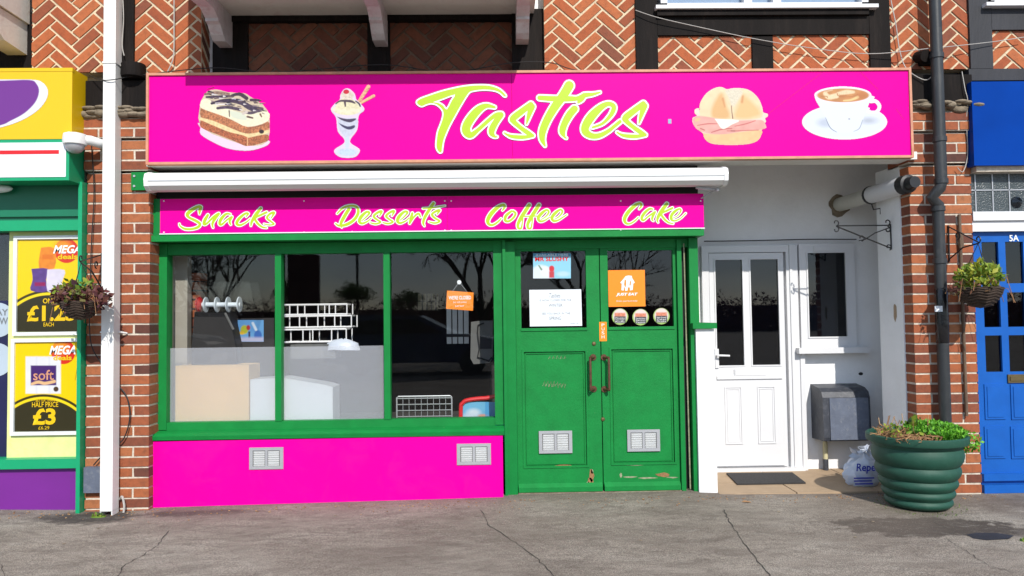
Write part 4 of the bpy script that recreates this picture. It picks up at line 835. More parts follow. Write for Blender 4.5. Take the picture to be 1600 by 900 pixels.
W[1] = (*W[1][:4], [[(103, 205, 9), (180, 130, 14), (290, 98, 14), (372, 122, 16), (385, 200, 20), (330, 290, 20), (230, 352, 20), (130, 368, 14), (82, 340, 9)], [(262, 142, 22), (202, 240, 23), (152, 340, 20), (165, 393, 7)], e1, s1, shift(s1, 168, -3), shift(e1, 515, -5),
 [(1118, 202, 16), (1100, 270, 20), (1082, 338, 11), (1140, 250, 12), (1200, 205, 14), (1228, 250, 10)], [(1403, 68, 20), (1342, 160, 22), (1284, 260, 20), (1266, 330, 16), (1280, 373, 7)], [(1262, 135, 9), (1400, 125, 10), (1560, 100, 6)], [(1452, 215, 7), (1485, 160, 17), (1425, 180, 15), (1384, 220, 16), (1430, 270, 14), (1488, 308, 12), (1420, 333, 12), (1342, 315, 7)]])
e2 = [(1055, 418, 7), (1130, 370, 11), (1185, 295, 17), (1150, 252, 16), (1065, 310, 27), (1005, 390, 27), (1035, 448, 20), (1110, 436, 14), (1205, 375, 9)]
f1 = [(848, 170, 30), (780, 275, 32), (702, 400, 32), (655, 500, 25), (662, 565, 20), (708, 568, 16), (728, 480, 11), (738, 400, 12)]
W[2] = (*W[2][:4], [[(388, 262, 10), (424, 202, 22), (400, 164, 20), (302, 212, 30), (192, 322, 36), (134, 430, 32), (154, 498, 24), (222, 512, 18), (310, 458, 16), (362, 402, 10)], [(540, 275, 18), (452, 350, 26), (432, 428, 24), (490, 450, 18), (575, 390, 19), (612, 315, 19), (570, 275, 18)], f1, shift(f1, 168, 0), [(740, 365, 10), (980, 358, 10)], e2, shift(e2[:-1], 235, -5)+[(1420, 385, 12), (1495, 335, 9)]])
W[3] = (*W[3][:4], [[(468, 300, 13), (518, 222, 26), (480, 174, 22), (382, 222, 36), (244, 350, 40), (154, 500, 38), (174, 598, 28), (262, 620, 18), (370, 558, 17), (448, 482, 12)], [(762, 302, 15), (684, 300, 25), (574, 400, 33), (524, 500, 30), (562, 546, 20), (660, 468, 18), (780, 382, 20), (818, 366, 17), (764, 460, 28), (748, 530, 18), (778, 558, 10)], [(1068, 190, 36), (972, 320, 40), (892, 450, 36), (862, 540, 22), (880, 592, 10)], [(1188, 282, 25), (1082, 330, 22), (954, 400, 22), (1002, 500, 25), (1100, 588, 19), (1208, 618, 11)], [(1195, 500, 7), (1300, 445, 11), (1372, 345, 18), (1348, 296, 18), (1255, 342, 29), (1175, 430, 32), (1165, 518, 27), (1232, 556, 18), (1360, 506, 13), (1478, 394, 12)]])
for wn, org, sc, bx_, st in W: brush_word('lettering', st, org, sc, bx_, .0455, fs, step=.42, outline=1.35, edge=.6)
#@@AWNING
aw = thing('awning', (-.5, -.05, 2.25), 'white retracted awning cassette across the cafe front below the magenta sign', 'awning')
ax0, ax1 = P(228, 275, -.12)[0], P(1136, 275, -.12)[0]
b = B(); b.xprism([(.0, 2.28), (-.05, 2.268), (-.11, 2.272), (-.148, 2.30), (-.155, 2.345), (-.14, 2.385), (-.09, 2.405), (.0, 2.405)], ax0+.03, ax1-.03); b.go('cassette', 'awning', aw, bevel=.006)
b = B(); b.box(ax0+.03, ax1-.03, -.157, -.15, 2.333, 2.337); b.go('seam', 'alu', aw)
for s, x in ((0, ax0), (1, ax1-.03)): b = B(); b.xprism([(.0, 2.275), (-.05, 2.262), (-.115, 2.266), (-.153, 2.297), (-.16, 2.345), (-.145, 2.39), (-.09, 2.411), (.0, 2.411)], x, x+.03); b.go('end_cap', 'awning', aw, bevel=.006)
b = B(); b.box(ax0+.05, ax1-.06, .0, .1, 2.30, 2.40); b.go('roller', 'black', aw)
b = B(); x = ax1-.1; b.tube([(x-.12, -.06, 2.262), (x-.02, -.06, 2.25), (x+.04, -.04, 2.245)], .012, 8); b.ball((x+.045, -.06, 2.243), .016); b.tube([(x+.03, -.03, 2.245), (x-.06, .02, 2.19)], .005, 6); b.go('gear_arm', 'alu', aw)
b = B(); q = R(205, 269, 240, 297, -.02); b.box(q[0], -2.56, -.022, 0, q[2], q[3])
for z in (q[2]+.03, q[3]-.03): b.lathe([(.0, -.006), (.009, -.006), (.009, 0)], (q[0]+.025, -.022, z), 8, axis='y', mi=1)
b.go('mounting_plate', ['green', 'alu'], aw)
#@@PIPES
x = -2.868
dp = thing('white_downpipe', (x, -.07, -.12), 'square white downpipe fixed to the left brick pier', 'downpipe')
b = B(); b.box(x-.044, x+.046, -.125, -.035, -.07, 4.2); b.go('pipe', 'pipe_white', dp, bevel=.006)
b = B(); b.box(x-.044, x-.036, -.125, -.035, -.118, -.068); b.box(x+.038, x+.046, -.125, -.035, -.118, -.068); b.go('foot', 'pipe_white', dp)
for zz in (P(172, 97, -.13)[1], P(172, 519, -.13)[1]): b = B(); b.box(x-.05, x+.05, -.131, -.0, zz-.006, zz+.006); b.tube([(x+.05, -.06, zz), (x+.085, -.01, zz-.012)], .008, 6); b.go('clip', 'pipe_white', dp)
xt = P(1462, 60, -.11)[0]; xl = P(1476, 640, -.07)[0]
bp = thing('black_downpipe', (xl, -.07, -.1), 'round black iron downpipe with an offset bend on the right brick pier', 'downpipe')
zb_ = P(1475, 292, -.1)[1]; zc_ = P(1460, 320, -.08)[1]
b = B(); b.tube([(xt, -.115, 4.2), (xt, -.115, zb_+.03), (xt-.01, -.112, zb_-.01), (xt-.06, -.09, zc_+.055), (xl, -.075, zc_), (xl, -.075, zc_-.08)], .043, 16); b.tube([(xl, -.075, zc_-.02), (xl, -.075, -.08)], .042, 16); b.go('pipe', 'black_pipe', bp, smooth=True)
for (xx, y, zz) in ((xt, -.115, P(1470, 88, -.11)[1]), (xt, -.115, P(1475, 218, -.11)[1]), (xt, -.115, zb_+.04), (xl, -.075, P(1465, 408, -.07)[1]), (xl, -.075, zc_-.03)): b = B(); b.lathe([(.042, -.02), (.05, -.018), (.05, .018), (.042, .02)], (xx, y, zz), 16); b.go('collar', 'black_pipe', bp, smooth=True)
b = B(); b.lathe([(.042, 0), (.0455, .004), (.047, .15), (.046, .3), (.0455, .4), (.042, .41)], (xl, -.075, P(1476, 536, -.07)[1]), 16, wob=.01); b.go('tape_wrap', 'black_tape', bp, smooth=True)
q = R(1461, 478, 1473, 487, -.125); b = B(); b.box(q[0], q[1], -.124, -.12, q[2], q[3]); b.go('label', 'paper', bp)
b = B(); x, z1_ = P(1499, 335, -.02); z0_ = P(1510, 650, -.02)[1]; b.tube([(x, -.02, z1_), (x+.0, -.02, z0_)], .012, 8); b.tube([(x, -.02, z1_-.14), (x+.005, -.022, z1_-.26)], .02, 8)
b.go('thin_pipe', 'rust', label='thin rusty conduit on the right brick pier beside the black downpipe', cat='pipe')
# flue
fl = thing('boiler_flue', (2.98, AB, 2.2), 'long grey-white boiler flue with a black tip in the porch', 'flue')
xf, zf = P(1311, 320, AB); xe, ze = P(1430, 284, -.14)
A0 = Vector((xf, AB-.0, zf)); A1 = Vector((xe, -.14, ze)); L_ = lambda t: A0.lerp(A1, t)
b = B(); b.tube([A0, L_(.55)], .062, 16); b.go('pipe', 'flue_pipe', fl, smooth=True); b = B(); b.tube([L_(.45), L_(.90)], .07, 16); b.go('sleeve', 'white', fl, smooth=True)
b = B(); b.tube([L_(.86), L_(.885), L_(.93), L_(.935), L_(1)], [.074, .074, .07, .05, .044], 16); b.go('tip', 'black_iron', fl, smooth=True)
b = B(); b.tube([L_(.45), L_(.47)], .076, 16); cpt = L_(.46); b.tube([cpt+Vector((0, 0, -.06)), (3.10, cpt.y, cpt.z-.12), (3.157, cpt.y, cpt.z-.11), (3.157, cpt.y, cpt.z-.16)], .006, 6); b.go('bracket', 'black_iron', fl)
b = B(); n = 14; b.prism([(xf+math.cos(k*6.283/n)*.088*random.uniform(.85, 1.2), zf-.008+math.sin(k*6.283/n)*.09*random.uniform(.85, 1.2)) for k in range(n)], AB-.012, AB+.001); b.go('sealant', 'stone', fl)
# meter box
mb = thing('meter_box', (2.95, AB-.1, .2), 'dark slate plastic meter box with sloping lid on the porch wall', 'meter box')
Y = AB-.24; q = R(1286, 607, 1360, 689, Y); mx0, mx1, mz0, mz1 = q
b = B(); b.xprism([(AB-.001, mz0-.01), (Y, mz0), (Y-.01, mz0+.03), (Y-.0, mz1-.075), (Y+.02, mz1-.03), (Y+.08, mz1), (AB-.001, mz1+.02)], mx0, mx1); b.go('case', 'meter', mb, bevel=.008)
b = B(); b.hexa([(mx0+.055, Y-.018, mz0+.012), (mx1-.02, Y-.018, mz0+.012), (mx1-.02, Y, mz0+.012), (mx0+.055, Y, mz0+.012), (mx0+.055, Y-.009, mz1-.08), (mx1-.02, Y-.009, mz1-.08), (mx1-.02, Y+.002, mz1-.08), (mx0+.055, Y+.002, mz1-.08)]); b.go('hatch', 'meter_door', mb, bevel=.005)
xg = P(1289, 712, AB-.05)[0]; b = B(); b.tube([(xg, AB-.06, mz0+.01), (xg, AB-.06, .03)], .02, 10); b.go('gas_pipe', 'plinth', mb, smooth=True); b = B(); b.tube([(xg, AB-.06, .03), (xg, AB-.06, -.066)], .023, 10); b.go('pipe_sleeve', 'meter', mb, smooth=True)
# door mat
b = B(); c4 = [G(1135, 740, -.06), G(1238, 739, -.06), G(1259, 755, -.06), G(1152, 757, -.06)]; c4 = [c4[3], c4[2], c4[1], c4[0]]
b.hexa([(x, y, -.064) for x, y in c4]+[(x, y, -.054) for x, y in c4]); b.go('door_mat', 'mat', label='charcoal doormat on the beige porch tiles before the white door', cat='doormat')

# ------------------------------------------------------------ iron brackets and hanging baskets
def spiral(b, c, r, turns, start, flip, plane, rr=.005):
    pts = []
    for k in range(14):
        t = k/13; a = start+flip*turns*6.283*t; q = r*(1-.6*t); u, v = math.cos(a)*q, math.sin(a)*q
        pts.append((c[0]+u*plane[0], c[1]+u*plane[1], c[2]+v))
    b.tube(pts, rr, 6)
Yb = .26
(xa_, za_), (xb_, zb2) = P(1386, 352, Yb), P(1304, 356, Yb)
b = B(); xw = 3.150; z0_ = P(1386, 390, Yb)[1]
b.tube([(xw, Yb, z0_), (xw, Yb, za_+.01)], .006, 6); b.tube([(xw, Yb, za_), (xb_+.02, Yb, za_+.0)], .005, 6); b.tube([(xw-.0, Yb, z0_+.01), (xb_+.02, Yb, za_-.006)], .0055, 6)
xm_, zm_ = P(1348, 376, Yb); b.tube([(xm_-.03, Yb, zm_), (xm_+.02, Yb, zm_+.01), (xm_+.1, Yb, zm_+.06), (xw-.01, Yb, za_-.02)], .0045, 6)
for cc, st, fl_ in (((xb_+.012, Yb, za_+.025), -1.5, 1), ((xb_+.012, Yb, za_-.03), 1.5, -1), ((xw-.025, Yb, za_+.025), -1.5, 1), ((xw-.025, Yb, za_-.035), 1.5, -1), ((xw-.022, Yb, z0_+.02), -1.2, 1), ((xm_-.01, Yb, zm_+.022), -1.5, 1)): spiral(b, cc, .026, .8, st, fl_, (1, 0))
b.go('basket_bracket', 'black_iron', label='empty scrolled black iron bracket on the white porch wall', cat='bracket')
def basket(px, py, Y, rr, wx, wz, seed, lab, labb, labp, mats, n=420):
    random.seed(seed); x, z = P(px, py, Y); b = B()
    prof = [(.0, -rr*.95), (rr*.45, -rr*.85), (rr*.75, -rr*.55), (rr*.93, -rr*.25), (rr, .0), (rr*1.03, .01), (rr*.96, .015), (0, -.01)]
    b.lathe(prof, (x, Y, z), 24, 0, .5, wob=.02)
    for k in range(7): h = -rr*.9*(k/7)**1.1; q = np.interp(h, [-rr*.95, -rr*.85, -rr*.55, -rr*.25, 0], [.05, rr*.45, rr*.75, rr*.93, rr]); b.tube([(x+math.cos(a*.4488)*q*1.02, Y+math.sin(a*.4488)*q*1.02, z+h+(.006 if a % 2 else -.006)) for a in range(15)], .007, 5, caps=False)
    t = thing('hanging_basket', (x, Y, z), lab, 'hanging basket'); b.go('bowl', 'wicker', t)
    top = Vector((x, Y, z+rr*2.3)); b = B()
    for k in range(3): a = k*2.09+.5; b.tube([(x+math.cos(a)*rr, Y+math.sin(a)*rr, z), top], .0025, 4)
    b.go('chain', 'black_iron', t)
    pl = B()
    for c_, rx, rz, m_, cnt, sz, tl in mats: leaves(pl, (x+c_[0], Y+c_[1], z+c_[2]), rx, rx*.9, rz, cnt, sz, m_, tl=tl)
    for k in range(16): a = jit(3.14); pl.tube([(x+math.cos(a)*.05, Y+math.sin(a)*.05, z), (x+math.cos(a)*rr*1.2, Y+math.sin(a)*rr*1.2, z+.05+jit(.06)), (x+math.cos(a)*rr*1.5, Y+math.sin(a)*rr*1.5, z-.02+jit(.12))], .0025, 4, 2, .3)
    pl.go('basket_plant', ['leaf', 'purple_leaf', 'dry'], label=labp, cat='plant', fix=False)
    # wall bracket
    b = B(); b.tube([(wx, -.01, wz-.02), (wx, -.012, wz+.26)], .006, 6); b.tube([(wx, -.01, wz+.25), (x, Y, z+rr*2.3+.01)], .005, 6); b.tube([(wx, -.01, wz), ((wx+x)/2, Y*.5, (wz+z+rr*2.3)/2+.03), (x, Y, z+rr*2.3)], .0055, 6)
    d = Vector((x-wx, Y, 0)).normalized(); spiral(b, (x, Y, z+rr*2.3+.03), .028, .8, -1.5, 1, (d.x, d.y)); spiral(b, (wx+d.x*.1, d.y*.1, wz+.17), .03, .9, -1.5, 1, (d.x, d.y)); b.go('basket_bracket', 'black_iron', label=labb, cat='bracket')
basket(126, 474, -.34, .125, P(160, 430, 0)[0], P(160, 450, 0)[1], 3, 'wicker hanging basket before the yellow crisps poster', 'black iron bracket holding the basket on the left brick pier', 'purple and yellow-green plants filling the left hanging basket',
       [((0, 0, .04), .17, .085, 1, 260, .05, (0, 1)), ((-.03, 0, .09), .12, .07, 0, 170, .045, (.4, 1)), ((.11, 0, .02), .1, .08, 1, 110, .055, (0, .6)), ((-.1, 0, .04), .08, .07, 1, 70, .05, (0, .4))])
basket(1531, 452, -.30, .145, P(1482, 400, 0)[0], P(1482, 405, 0)[1], 5, 'wicker hanging basket in front of the blue door', 'black iron bracket holding the basket beside the blue door', 'yellow-green leafy plant in the hanging basket by the blue door',
       [((0, 0, .08), .15, .1, 0, 420, .045, (.35, 1)), ((-.05, 0, .0), .16, .07, 1, 90, .04, (.4, 1)), ((.02, 0, .13), .1, .07, 0, 120, .05, (.7, 1))])
random.seed(11)
#@@PLANTER
px_, py_ = 2.985, -.30; zg = gz(px_, py_)
pt = thing('planter', (px_, py_, zg), 'large ribbed green plastic planter on the pavement before the right pier', 'planter')
prof = [(0, 0), (.205, 0), (.222, .012)]
rad_ = [.232, .252, .274, .298, .322]; hh = [.0, .07, .14, .222, .325, .46]
for k in range(5):
    a, c_ = hh[k]+.012, hh[k+1]
    for q in range(6): t = q/5; prof.append((rad_[k]-.012+.027*math.sin(math.pi*min(1, t*.86+.12))**.8+(.02)*t, a+(c_-a)*t))
prof += [(.345, .475), (.345, .49), (.378, .495), (.385, .51), (.384, .545), (.372, .553), (.352, .55), (.34, .50), (.0, .495)]
prof = [(r*.86, h*.93) for r, h in prof]
b = B(); b.lathe(prof, (px_, py_, zg+.002), 56); b.go('pot', 'planter', pt, smooth=True)
b = B(); b.lathe([(.0, .45), (.305, .45), (.30, .467), (.2, .48), (0, .485)], (px_, py_, zg+.01), 24, wob=.02); b.go('soil', 'soil', pt, smooth=True)
b = B(); leaves(b, (px_+.12, py_-.02, zg+.53), .19, .24, .06, 2600, .026, 0, up=.9); leaves(b, (px_+.29, py_-.12, zg+.472), .08, .1, .07, 260, .026, 0); b.go('herb_plant', 'herb', label='mound of bright green leaves in the right half of the planter', cat='plant', fix=False)
b = B()
for k in range(230):
    a, rr = jit(3.14), random.random()**.5*.26; x, y = px_-.1+math.cos(a)*rr*.8, py_-.06+math.sin(a)*rr*.9; z = zg+.487
    l = random.uniform(.03, .09); b.tube([(x, y, z), (x+jit(.03), y+jit(.03), z+l*.6), (x+jit(.06), y+jit(.06), z+l*random.uniform(.2, 1))], .0028, 4, 0, random.random())
for k in range(12):
    x, y = px_-.08+jit(.14), py_+jit(.12); p = [(x, y, zg+.482)]; 
    for q in range(3): p.append((p[-1][0]+jit(.035), p[-1][1]+jit(.03), p[-1][2]+random.uniform(.03, .075)))
    b.tube(p, .0025, 4, 0, random.random())
b.go('dry_plant', 'dry', label='withered brown stalks in the left half of the planter', cat='plant', fix=False)
b = B(); leaves(b, (px_-.12, py_-.05, zg+.542), .15, .12, .06, 60, .04, 0, tl=(.3, .9)); leaves(b, (px_+.0, py_-.0, zg+.582), .05, .05, .05, 26, .05, 0); b.go('weed', 'leaf', label='few green weed leaves among brown stalks in the planter', cat='plant', fix=False)
# carrier bag
bx0, by0 = G(1356, 764, -.08); by0 += .0
bg = B(); n1, n2 = 28, 16; rings = []
for j in range(n2+1):
    t = j/n2; h = .25*t; r = .135*math.sin(math.pi*min(1, .17+.83*t))**.6*(1 if t < .85 else (1-t)/.15*.6+.4)
    rings.append([bg.bm.verts.new((bx0+math.cos(k*6.283/n1)*r*(1.05+.14*math.sin(k*2.3+j*.6)+jit(.04))+.02*t, by0+.09+math.sin(k*6.283/n1)*r*.75*(1+.14*math.sin(k*1.9+j)+jit(.04)), -.075+h*(1+.05*math.sin(k*.7)))) for k in range(n1)])
for a, c_ in zip(rings, rings[1:]):
    for k in range(n1): bg.face([a[k], a[(k+1) % n1], c_[(k+1) % n1], c_[k]])
bg.face(rings[0][::-1]); bg.face(rings[-1])
t = thing('carrier_bag', (bx0, by0+.09, -.075), 'crumpled white carrier bag with blue print behind the green planter', 'bag')
bg.go('bag', 'bag', t, smooth=True)
b = B(); leaves(b, (bx0+.02, by0+.09, .18), .07, .05, .05, 26, .07); b.go('handles', 'bag', t, fix=False)
yf = by0-.035
q = R(1338, 724, 1368, 740, yf); text('lettering', 'Repe', (q[0], q[1], q[2], q[3]), yf, 'blue_ink', t, bold=.02, shear=.1)
b = B()
for k, (u0, u1) in enumerate(((1334, 1366), (1334, 1362), (1336, 1364))): q = R(u0, 746+k*4.5, u1, 748+k*4.5, yf); b.box(q[0], q[1], yf-.001, yf, q[2], q[3])
b.go('printed_lines', 'blue_ink', t)

#@@NEIGHBOUR LEFT
ls = thing('corner_shop', (-3.6, .2, -.09), 'convenience shop front with yellow fascia, teal frame and purple riser at the left', 'shop')
YS = -.2
x1y, zt_ = P(113, 112, YS); zb_ = P(100, 217, YS)[1]; ztop = P(60, 107, YS)[1]
b = B(); b.box(-5.2, x1y, YS, 0, zb_, ztop); b.go('fascia', 'yellow', ls, bevel=.004)
b = B(); b.box(-5.2, x1y+.003, YS-.003, YS+.02, ztop-.022, ztop+.003); b.go('fascia_trim', 'yellow', ls)
c = Canvas((-30, 110, 76, 204), .7)
c.fill(field_poly(c.U, c.V, [(-60, 124), (0, 124), (50, 124), (66, 128), (75, 140), (73, 155), (60, 172), (35, 188), (0, 200), (-60, 214)], 4), (240, 240, 248), 1)
c.fill(field_poly(c.U, c.V, [(-60, 126), (0, 126), (46, 125), (57, 131), (61, 143), (55, 160), (38, 177), (16, 189), (0, 196), (-60, 210)], 4), (122, 52, 150), 1)
c.go('emblem', YS-.002, ls)
x1w = P(108, 250, YS)[0]; zg0, zg1 = P(60, 282, YS)[1], P(60, 218, YS)[1]
b = B(); b.box(-5.2, x1w, YS, 0, zg0, zg1); b.go('lower_fascia', 'teal', ls, bevel=.003)
q = R(-60, 223, 103, 277, YS-.003); b = B(); b.box(-5.1, q[1], YS-.004, YS-.001, q[2], q[3]); b.go('white_panel', 'paper', ls)
q = R(-60, 235, 92, 241, YS-.005); b = B(); b.box(-5.1, q[1], YS-.006, YS-.004, q[2], q[3]); b.go('red_stripe', 'red', ls)
b = B(); q = R(-60, 284, 118, 349, .0); b.box(-5.2, -3.15, .02, .2, q[2], q[3]); b.box(-5.2, -3.15, .0, .2, q[2]+.05, q[2]+.1); b.go('shutter_box', 'teal_dark', ls, bevel=.006)
b = B(); q = R(-60, 345, 125, 361, .02); b.box(-5.2, -3.11, -.0, .14, q[2], q[3]); b.go('top_rail', 'teal', ls, bevel=.004)
b = B(); q = R(124, 290, 137, 800, -.02); xs0 = P(120, 560, -.06)[0]; b.box(xs0, -3.095, -.06, .16, -.12, P(130, 284, -.06)[1]); b.go('post', 'teal', ls, bevel=.005)
YP = .08
b = B(); q = R(-60, 718, 118, 733, .0); b.box(-5.2, xs0, -.0, .15, q[2], q[3]); b.go('bottom_rail', 'teal', ls, bevel=.004)
b = B(); q = R(-60, 735, 118, 797, .04); b.box(-5.2, xs0, .04, .15, -.12, q[3]+.02); b.go('riser', 'purple_riser', ls)
b = B(); q = R(8, 362, 125, 717, YP); b.box(q[0]+.02, q[1]+.05, YP+.003, YP+.02, q[2], q[3]); b.go('poster_board', 'lemon_frame', ls)
b = B(); b.box(-5.2, -3.4, .13, .136, .3, 2.1); b.go('pane', 'glass', ls); b = B(); b.box(-5.2, -3.1, 1.2, 1.3, -.1, 2.5); b.box(-5.2, -3.1, .15, 1.3, 2.1, 2.2); b.go('interior_wall', 'inside', ls)
def frame_poster(a, bb, c_, d, nm, lab):
    t = thing(nm, (P((a+c_)/2, d, YP)[0], YP, P(a, d, YP)[1]), lab, 'poster'); x0, x1, z0, z1 = R(a, bb, c_, d, YP-.02); f = .026
    b = B(); b.box(x0, x1, YP-.02, YP+.003, z1-f, z1); b.box(x0, x1, YP-.02, YP+.003, z0, z0+f); b.box(x0, x0+f, YP-.02, YP+.003, z0+f, z1-f); b.box(x1-f, x1, YP-.02, YP+.003, z0+f, z1-f); b.go('frame', 'alu_bright', t, bevel=.005); return t
YQ = YP-.004
def mega(c, x, y, sc=1):
    c.ell(x, y, 19*sc, 19*sc, (225, 50, 30), 1.2); c.ell(x-6, y-7, 13*sc, 10*sc, (250, 170, 40), 9, amt=.8); 
p1 = frame_poster(20, 368, 131, 524, 'crisps_poster', 'yellow framed poster with crisp packets and a £1.25 price, upper of two')
c = Canvas((25, 373, 127, 518), .6, bg=(252, 214, 0)); U, V = c.U, c.V
c.ell(78, 545, 92, 92, (60, 55, 20), 1); c.ell(78, 545, 88, 88, (255, 225, 30), 1); c.ell(78, 545, 84, 84, (52, 48, 26), 1)
mega(c, 104, 392); c.poly([(64, 387), (85, 388), (85, 419), (61, 419)], (238, 140, 40), 1, vary=.12, vs=4); c.rect(66, 398, 83, 405, (230, 120, 30), 2); c.poly([(49, 420), (75, 420), (72, 437), (74, 455), (48, 454), (51, 437)], (98, 66, 140), 1, vary=.15, vs=5); c.poly([(74, 421), (101, 422), (97, 440), (96, 455), (74, 455)], (226, 218, 235), 1, vary=.08, vs=5); c.rect(54, 441, 71, 447, (150, 30, 90), 2)
c.go('print', YQ, p1, 'print_gloss')
ptext('lettering', 'MEGA', 83, 383, 126, 396, YQ-.002, 'white_vinyl', p1, bold=.03, shear=.3); ptext('lettering', 'deals', 90, 397, 121, 405, YQ-.002, 'yellow', p1, bold=.03)
ptext('lettering', 'NERD', 53, 432, 72, 439, YQ-.002, 'white_vinyl', p1, bold=.02) if False else None
ptext('lettering', 'ONLY', 67, 466, 93, 474, YQ-.002, 'yellow', p1, bold=.02); ptext('lettering', '£1.25', 42, 477, 118, 502, YQ-.002, 'yellow', p1, bold=.035); ptext('lettering', 'EACH', 68, 504, 84, 510, YQ-.002, 'yellow', p1, bold=.01)
p2 = frame_poster(16, 529, 129, 680, 'tissue_poster', 'yellow framed poster with toilet rolls and a £3 half price offer, lower of two')
c = Canvas((21, 533, 124, 674), .6, bg=(252, 214, 0))
c.ell(68, 704, 88, 88, (60, 55, 20), 1); c.ell(68, 704, 84, 84, (255, 225, 30), 1); c.ell(68, 704, 80, 80, (52, 48, 26), 1); mega(c, 99, 550)
c.rect(40, 557, 95, 615, (236, 236, 240), 2, vary=.04, vs=12); c.rect(56, 557, 58, 615, (214, 214, 222), 3, amt=.6); c.rect(76, 557, 78, 615, (214, 214, 222), 3, amt=.6); c.rect(48, 571, 88, 602, (72, 40, 112), 1.5); c.line([(50, 600, 2), (60, 597, 2.4), (70, 599, 2.4), (85, 596, 2.4)], (235, 190, 140), 1); c.ell(87.5, 608, 4, 4, (80, 60, 40), 1)
c.go('print', YQ, p2, 'print_gloss')
ptext('lettering', 'MEGA', 77, 540, 118, 554, YQ-.002, 'white_vinyl', p2, bold=.03, shear=.3); ptext('lettering', 'deals', 83, 555, 112, 563, YQ-.002, 'yellow', p2, bold=.03); ptext('lettering', 'soft', 52, 578, 84, 594, YQ-.002, 'trim', p2, bold=.01)
ptext('lettering', 'BETTER THAN', 56, 623, 85, 627.5, YQ-.002, 'yellow', p2); ptext('lettering', 'HALF PRICE', 50, 628, 91, 636, YQ-.002, 'yellow', p2, bold=.01); ptext('lettering', '£3', 51, 638, 87, 664, YQ-.002, 'yellow', p2, bold=.035); ptext('lettering', '£6.29', 60, 666, 77, 671, YQ-.002, 'yellow', p2)
# blue window vinyl with round pale dots at far left
b = B(); q = R(-40, 470, 14, 790, .12); b.box(q[0], q[1]-.005, .124, .128, q[2]+.2, q[3]); b.go('window_vinyl', 'navy', ls)
for (cx, cy, r_) in ((-4, 500, 27), (-6, 562, 26)):
    x, z = P(cx, cy, .12); b = B(); b.lathe([(.0, -.003), (r_*.0049, -.003), (r_*.0049, 0), (0, 0)], (x, .123, z), 28, axis='y'); o = b.go('round_sticker', 'pale_blue', ls)
ptext('lettering', 'DAY', -16, 483, 12.5, 493, .1185, 'ink', ls, bold=.02); ptext('lettering', 'NOW', -20, 496, 12.5, 507, .1185, 'ink', ls, bold=.02)
# bulkhead light
b = B(); x, z = P(0, 296, .0); b.ball((x, -.03, z), .1, n=16, sq=(1.15, .35, .32)); b.go('bulkhead_light', 'alu_bright', label='oval pale bulkhead light under the corner shop fascia', cat='light', smooth=True)
# dome camera
x, z = P(122, 226, -.16); dc = thing('dome_camera', (x, -.16, z), 'white dome security camera on the side of the yellow fascia', 'camera')
b = B(); b.lathe([(.0, -.005), (.078, 0), (.082, .025), (.076, .075), (.04, .085), (0, .086)], (x, -.2, z-.01), 20); b.tube([(x+.02, -.2, z+.03), (x+.09, -.16, z+.03), (x+.13, -.1, z+.02), (x+.13, -.02, z+.02)], .036, 10); b.ball((x-.03, -.22, z+.06), .022); b.go('housing', 'awning', dc, smooth=True)
b = B(); b.ball((x, -.2, z-.012), .066, n=16, sq=(1, 1, .95)); b.go('dome', 'alu', dc, smooth=True)
# grey junction box and cables on the left pier
q = R(131, 730, 158, 770, -.04); b = B(); b.box(q[0], q[1], -.045, 0, q[2], q[3]); jb = b.go('junction_box', 'meter_door', label='grey utility box low on the left brick pier', cat='utility box', bevel=.005)
def wire(pts, r, mat, lab, cat='cable', nm='cable'):
    p = [(P(a, c_, y)[0], y, P(a, c_, y)[1]) for a, c_, y in pts]; p3 = [tuple(v) for v in smooth(p, 5)]; b = B(); b.tube(p3, r, 6); b.go(nm, mat, label=lab, cat=cat, smooth=True)
wire([(186, 604, -.02), (198, 620, -.03), (203, 650, -.03), (196, 680, -.03), (184, 695, -.03), (160, 712, -.03), (146, 727, -.03)], .005, 'cable_black', 'black cable looping from behind the white downpipe to the grey box')
wire([(143, 228, -.05), (147, 300, -.03), (143, 380, -.03), (140, 480, -.03), (143, 540, -.03), (165, 575, -.02)], .004, 'cable_black', 'thin dark cable hanging down the left pier beside the teal post')
wire([(192, 0, -.06), (193, 30, -.06), (191, 70, -.06), (194, 87, -.06)], .004, 'cable', 'pale wire on the black post right of the white downpipe')
wire([(272, 0, -.03), (272, 40, -.03), (271, 88, -.04), (262, 112, -.04)], .0045, 'cable', 'pale wire down the herringbone panel beside the bay')
wire([(993, 16, -.05), (1030, 28, -.06), (1100, 44, -.05), (1176, 60, -.05), (1260, 74, -.05), (1357, 84, -.05), (1450, 76, -.09), (1546, 66, -.05), (1600, 58, -.05)], .003, 'cable', 'long thin cable strung across the timber framing above the sign')
wire([(1392, 0, -.03), (1400, 40, -.03), (1406, 80, -.03), (1417, 108, -.05), (1445, 125, -.06), (1460, 115, -.12)], .004, 'cable', 'pale cable drooping above the right end of the sign')
wire([(1420, 112, -.05), (1422, 150, -.06), (1421, 190, -.05)], .004, 'cable', 'pale wire hanging beside the right edge of the magenta sign')
wire([(1503, 112, -.05), (1508, 140, -.06), (1512, 158, -.06), (1510, 190, -.04), (1512, 240, -.03), (1505, 268, -.03), (1496, 262, -.03)], .0035, 'cable', 'pale wire hanging beside the blue sign')
wire([(400, 115, -.05), (480, 110, -.05), (600, 101, -.05), (700, 113, -.05), (800, 98, -.06), (860, 98, -.05), (905, 110, -.05), (1010, 112, -.05)], .0035, 'cable_black', 'thin black cable sagging along the top of the sign under the bay')
wire([(140, 118, -.05), (158, 125, -.12), (180, 124, -.14), (215, 118, -.06), (330, 106, -.05), (400, 112, -.05)], .0035, 'cable_black', 'thin black cable passing the white downpipe above the sign')
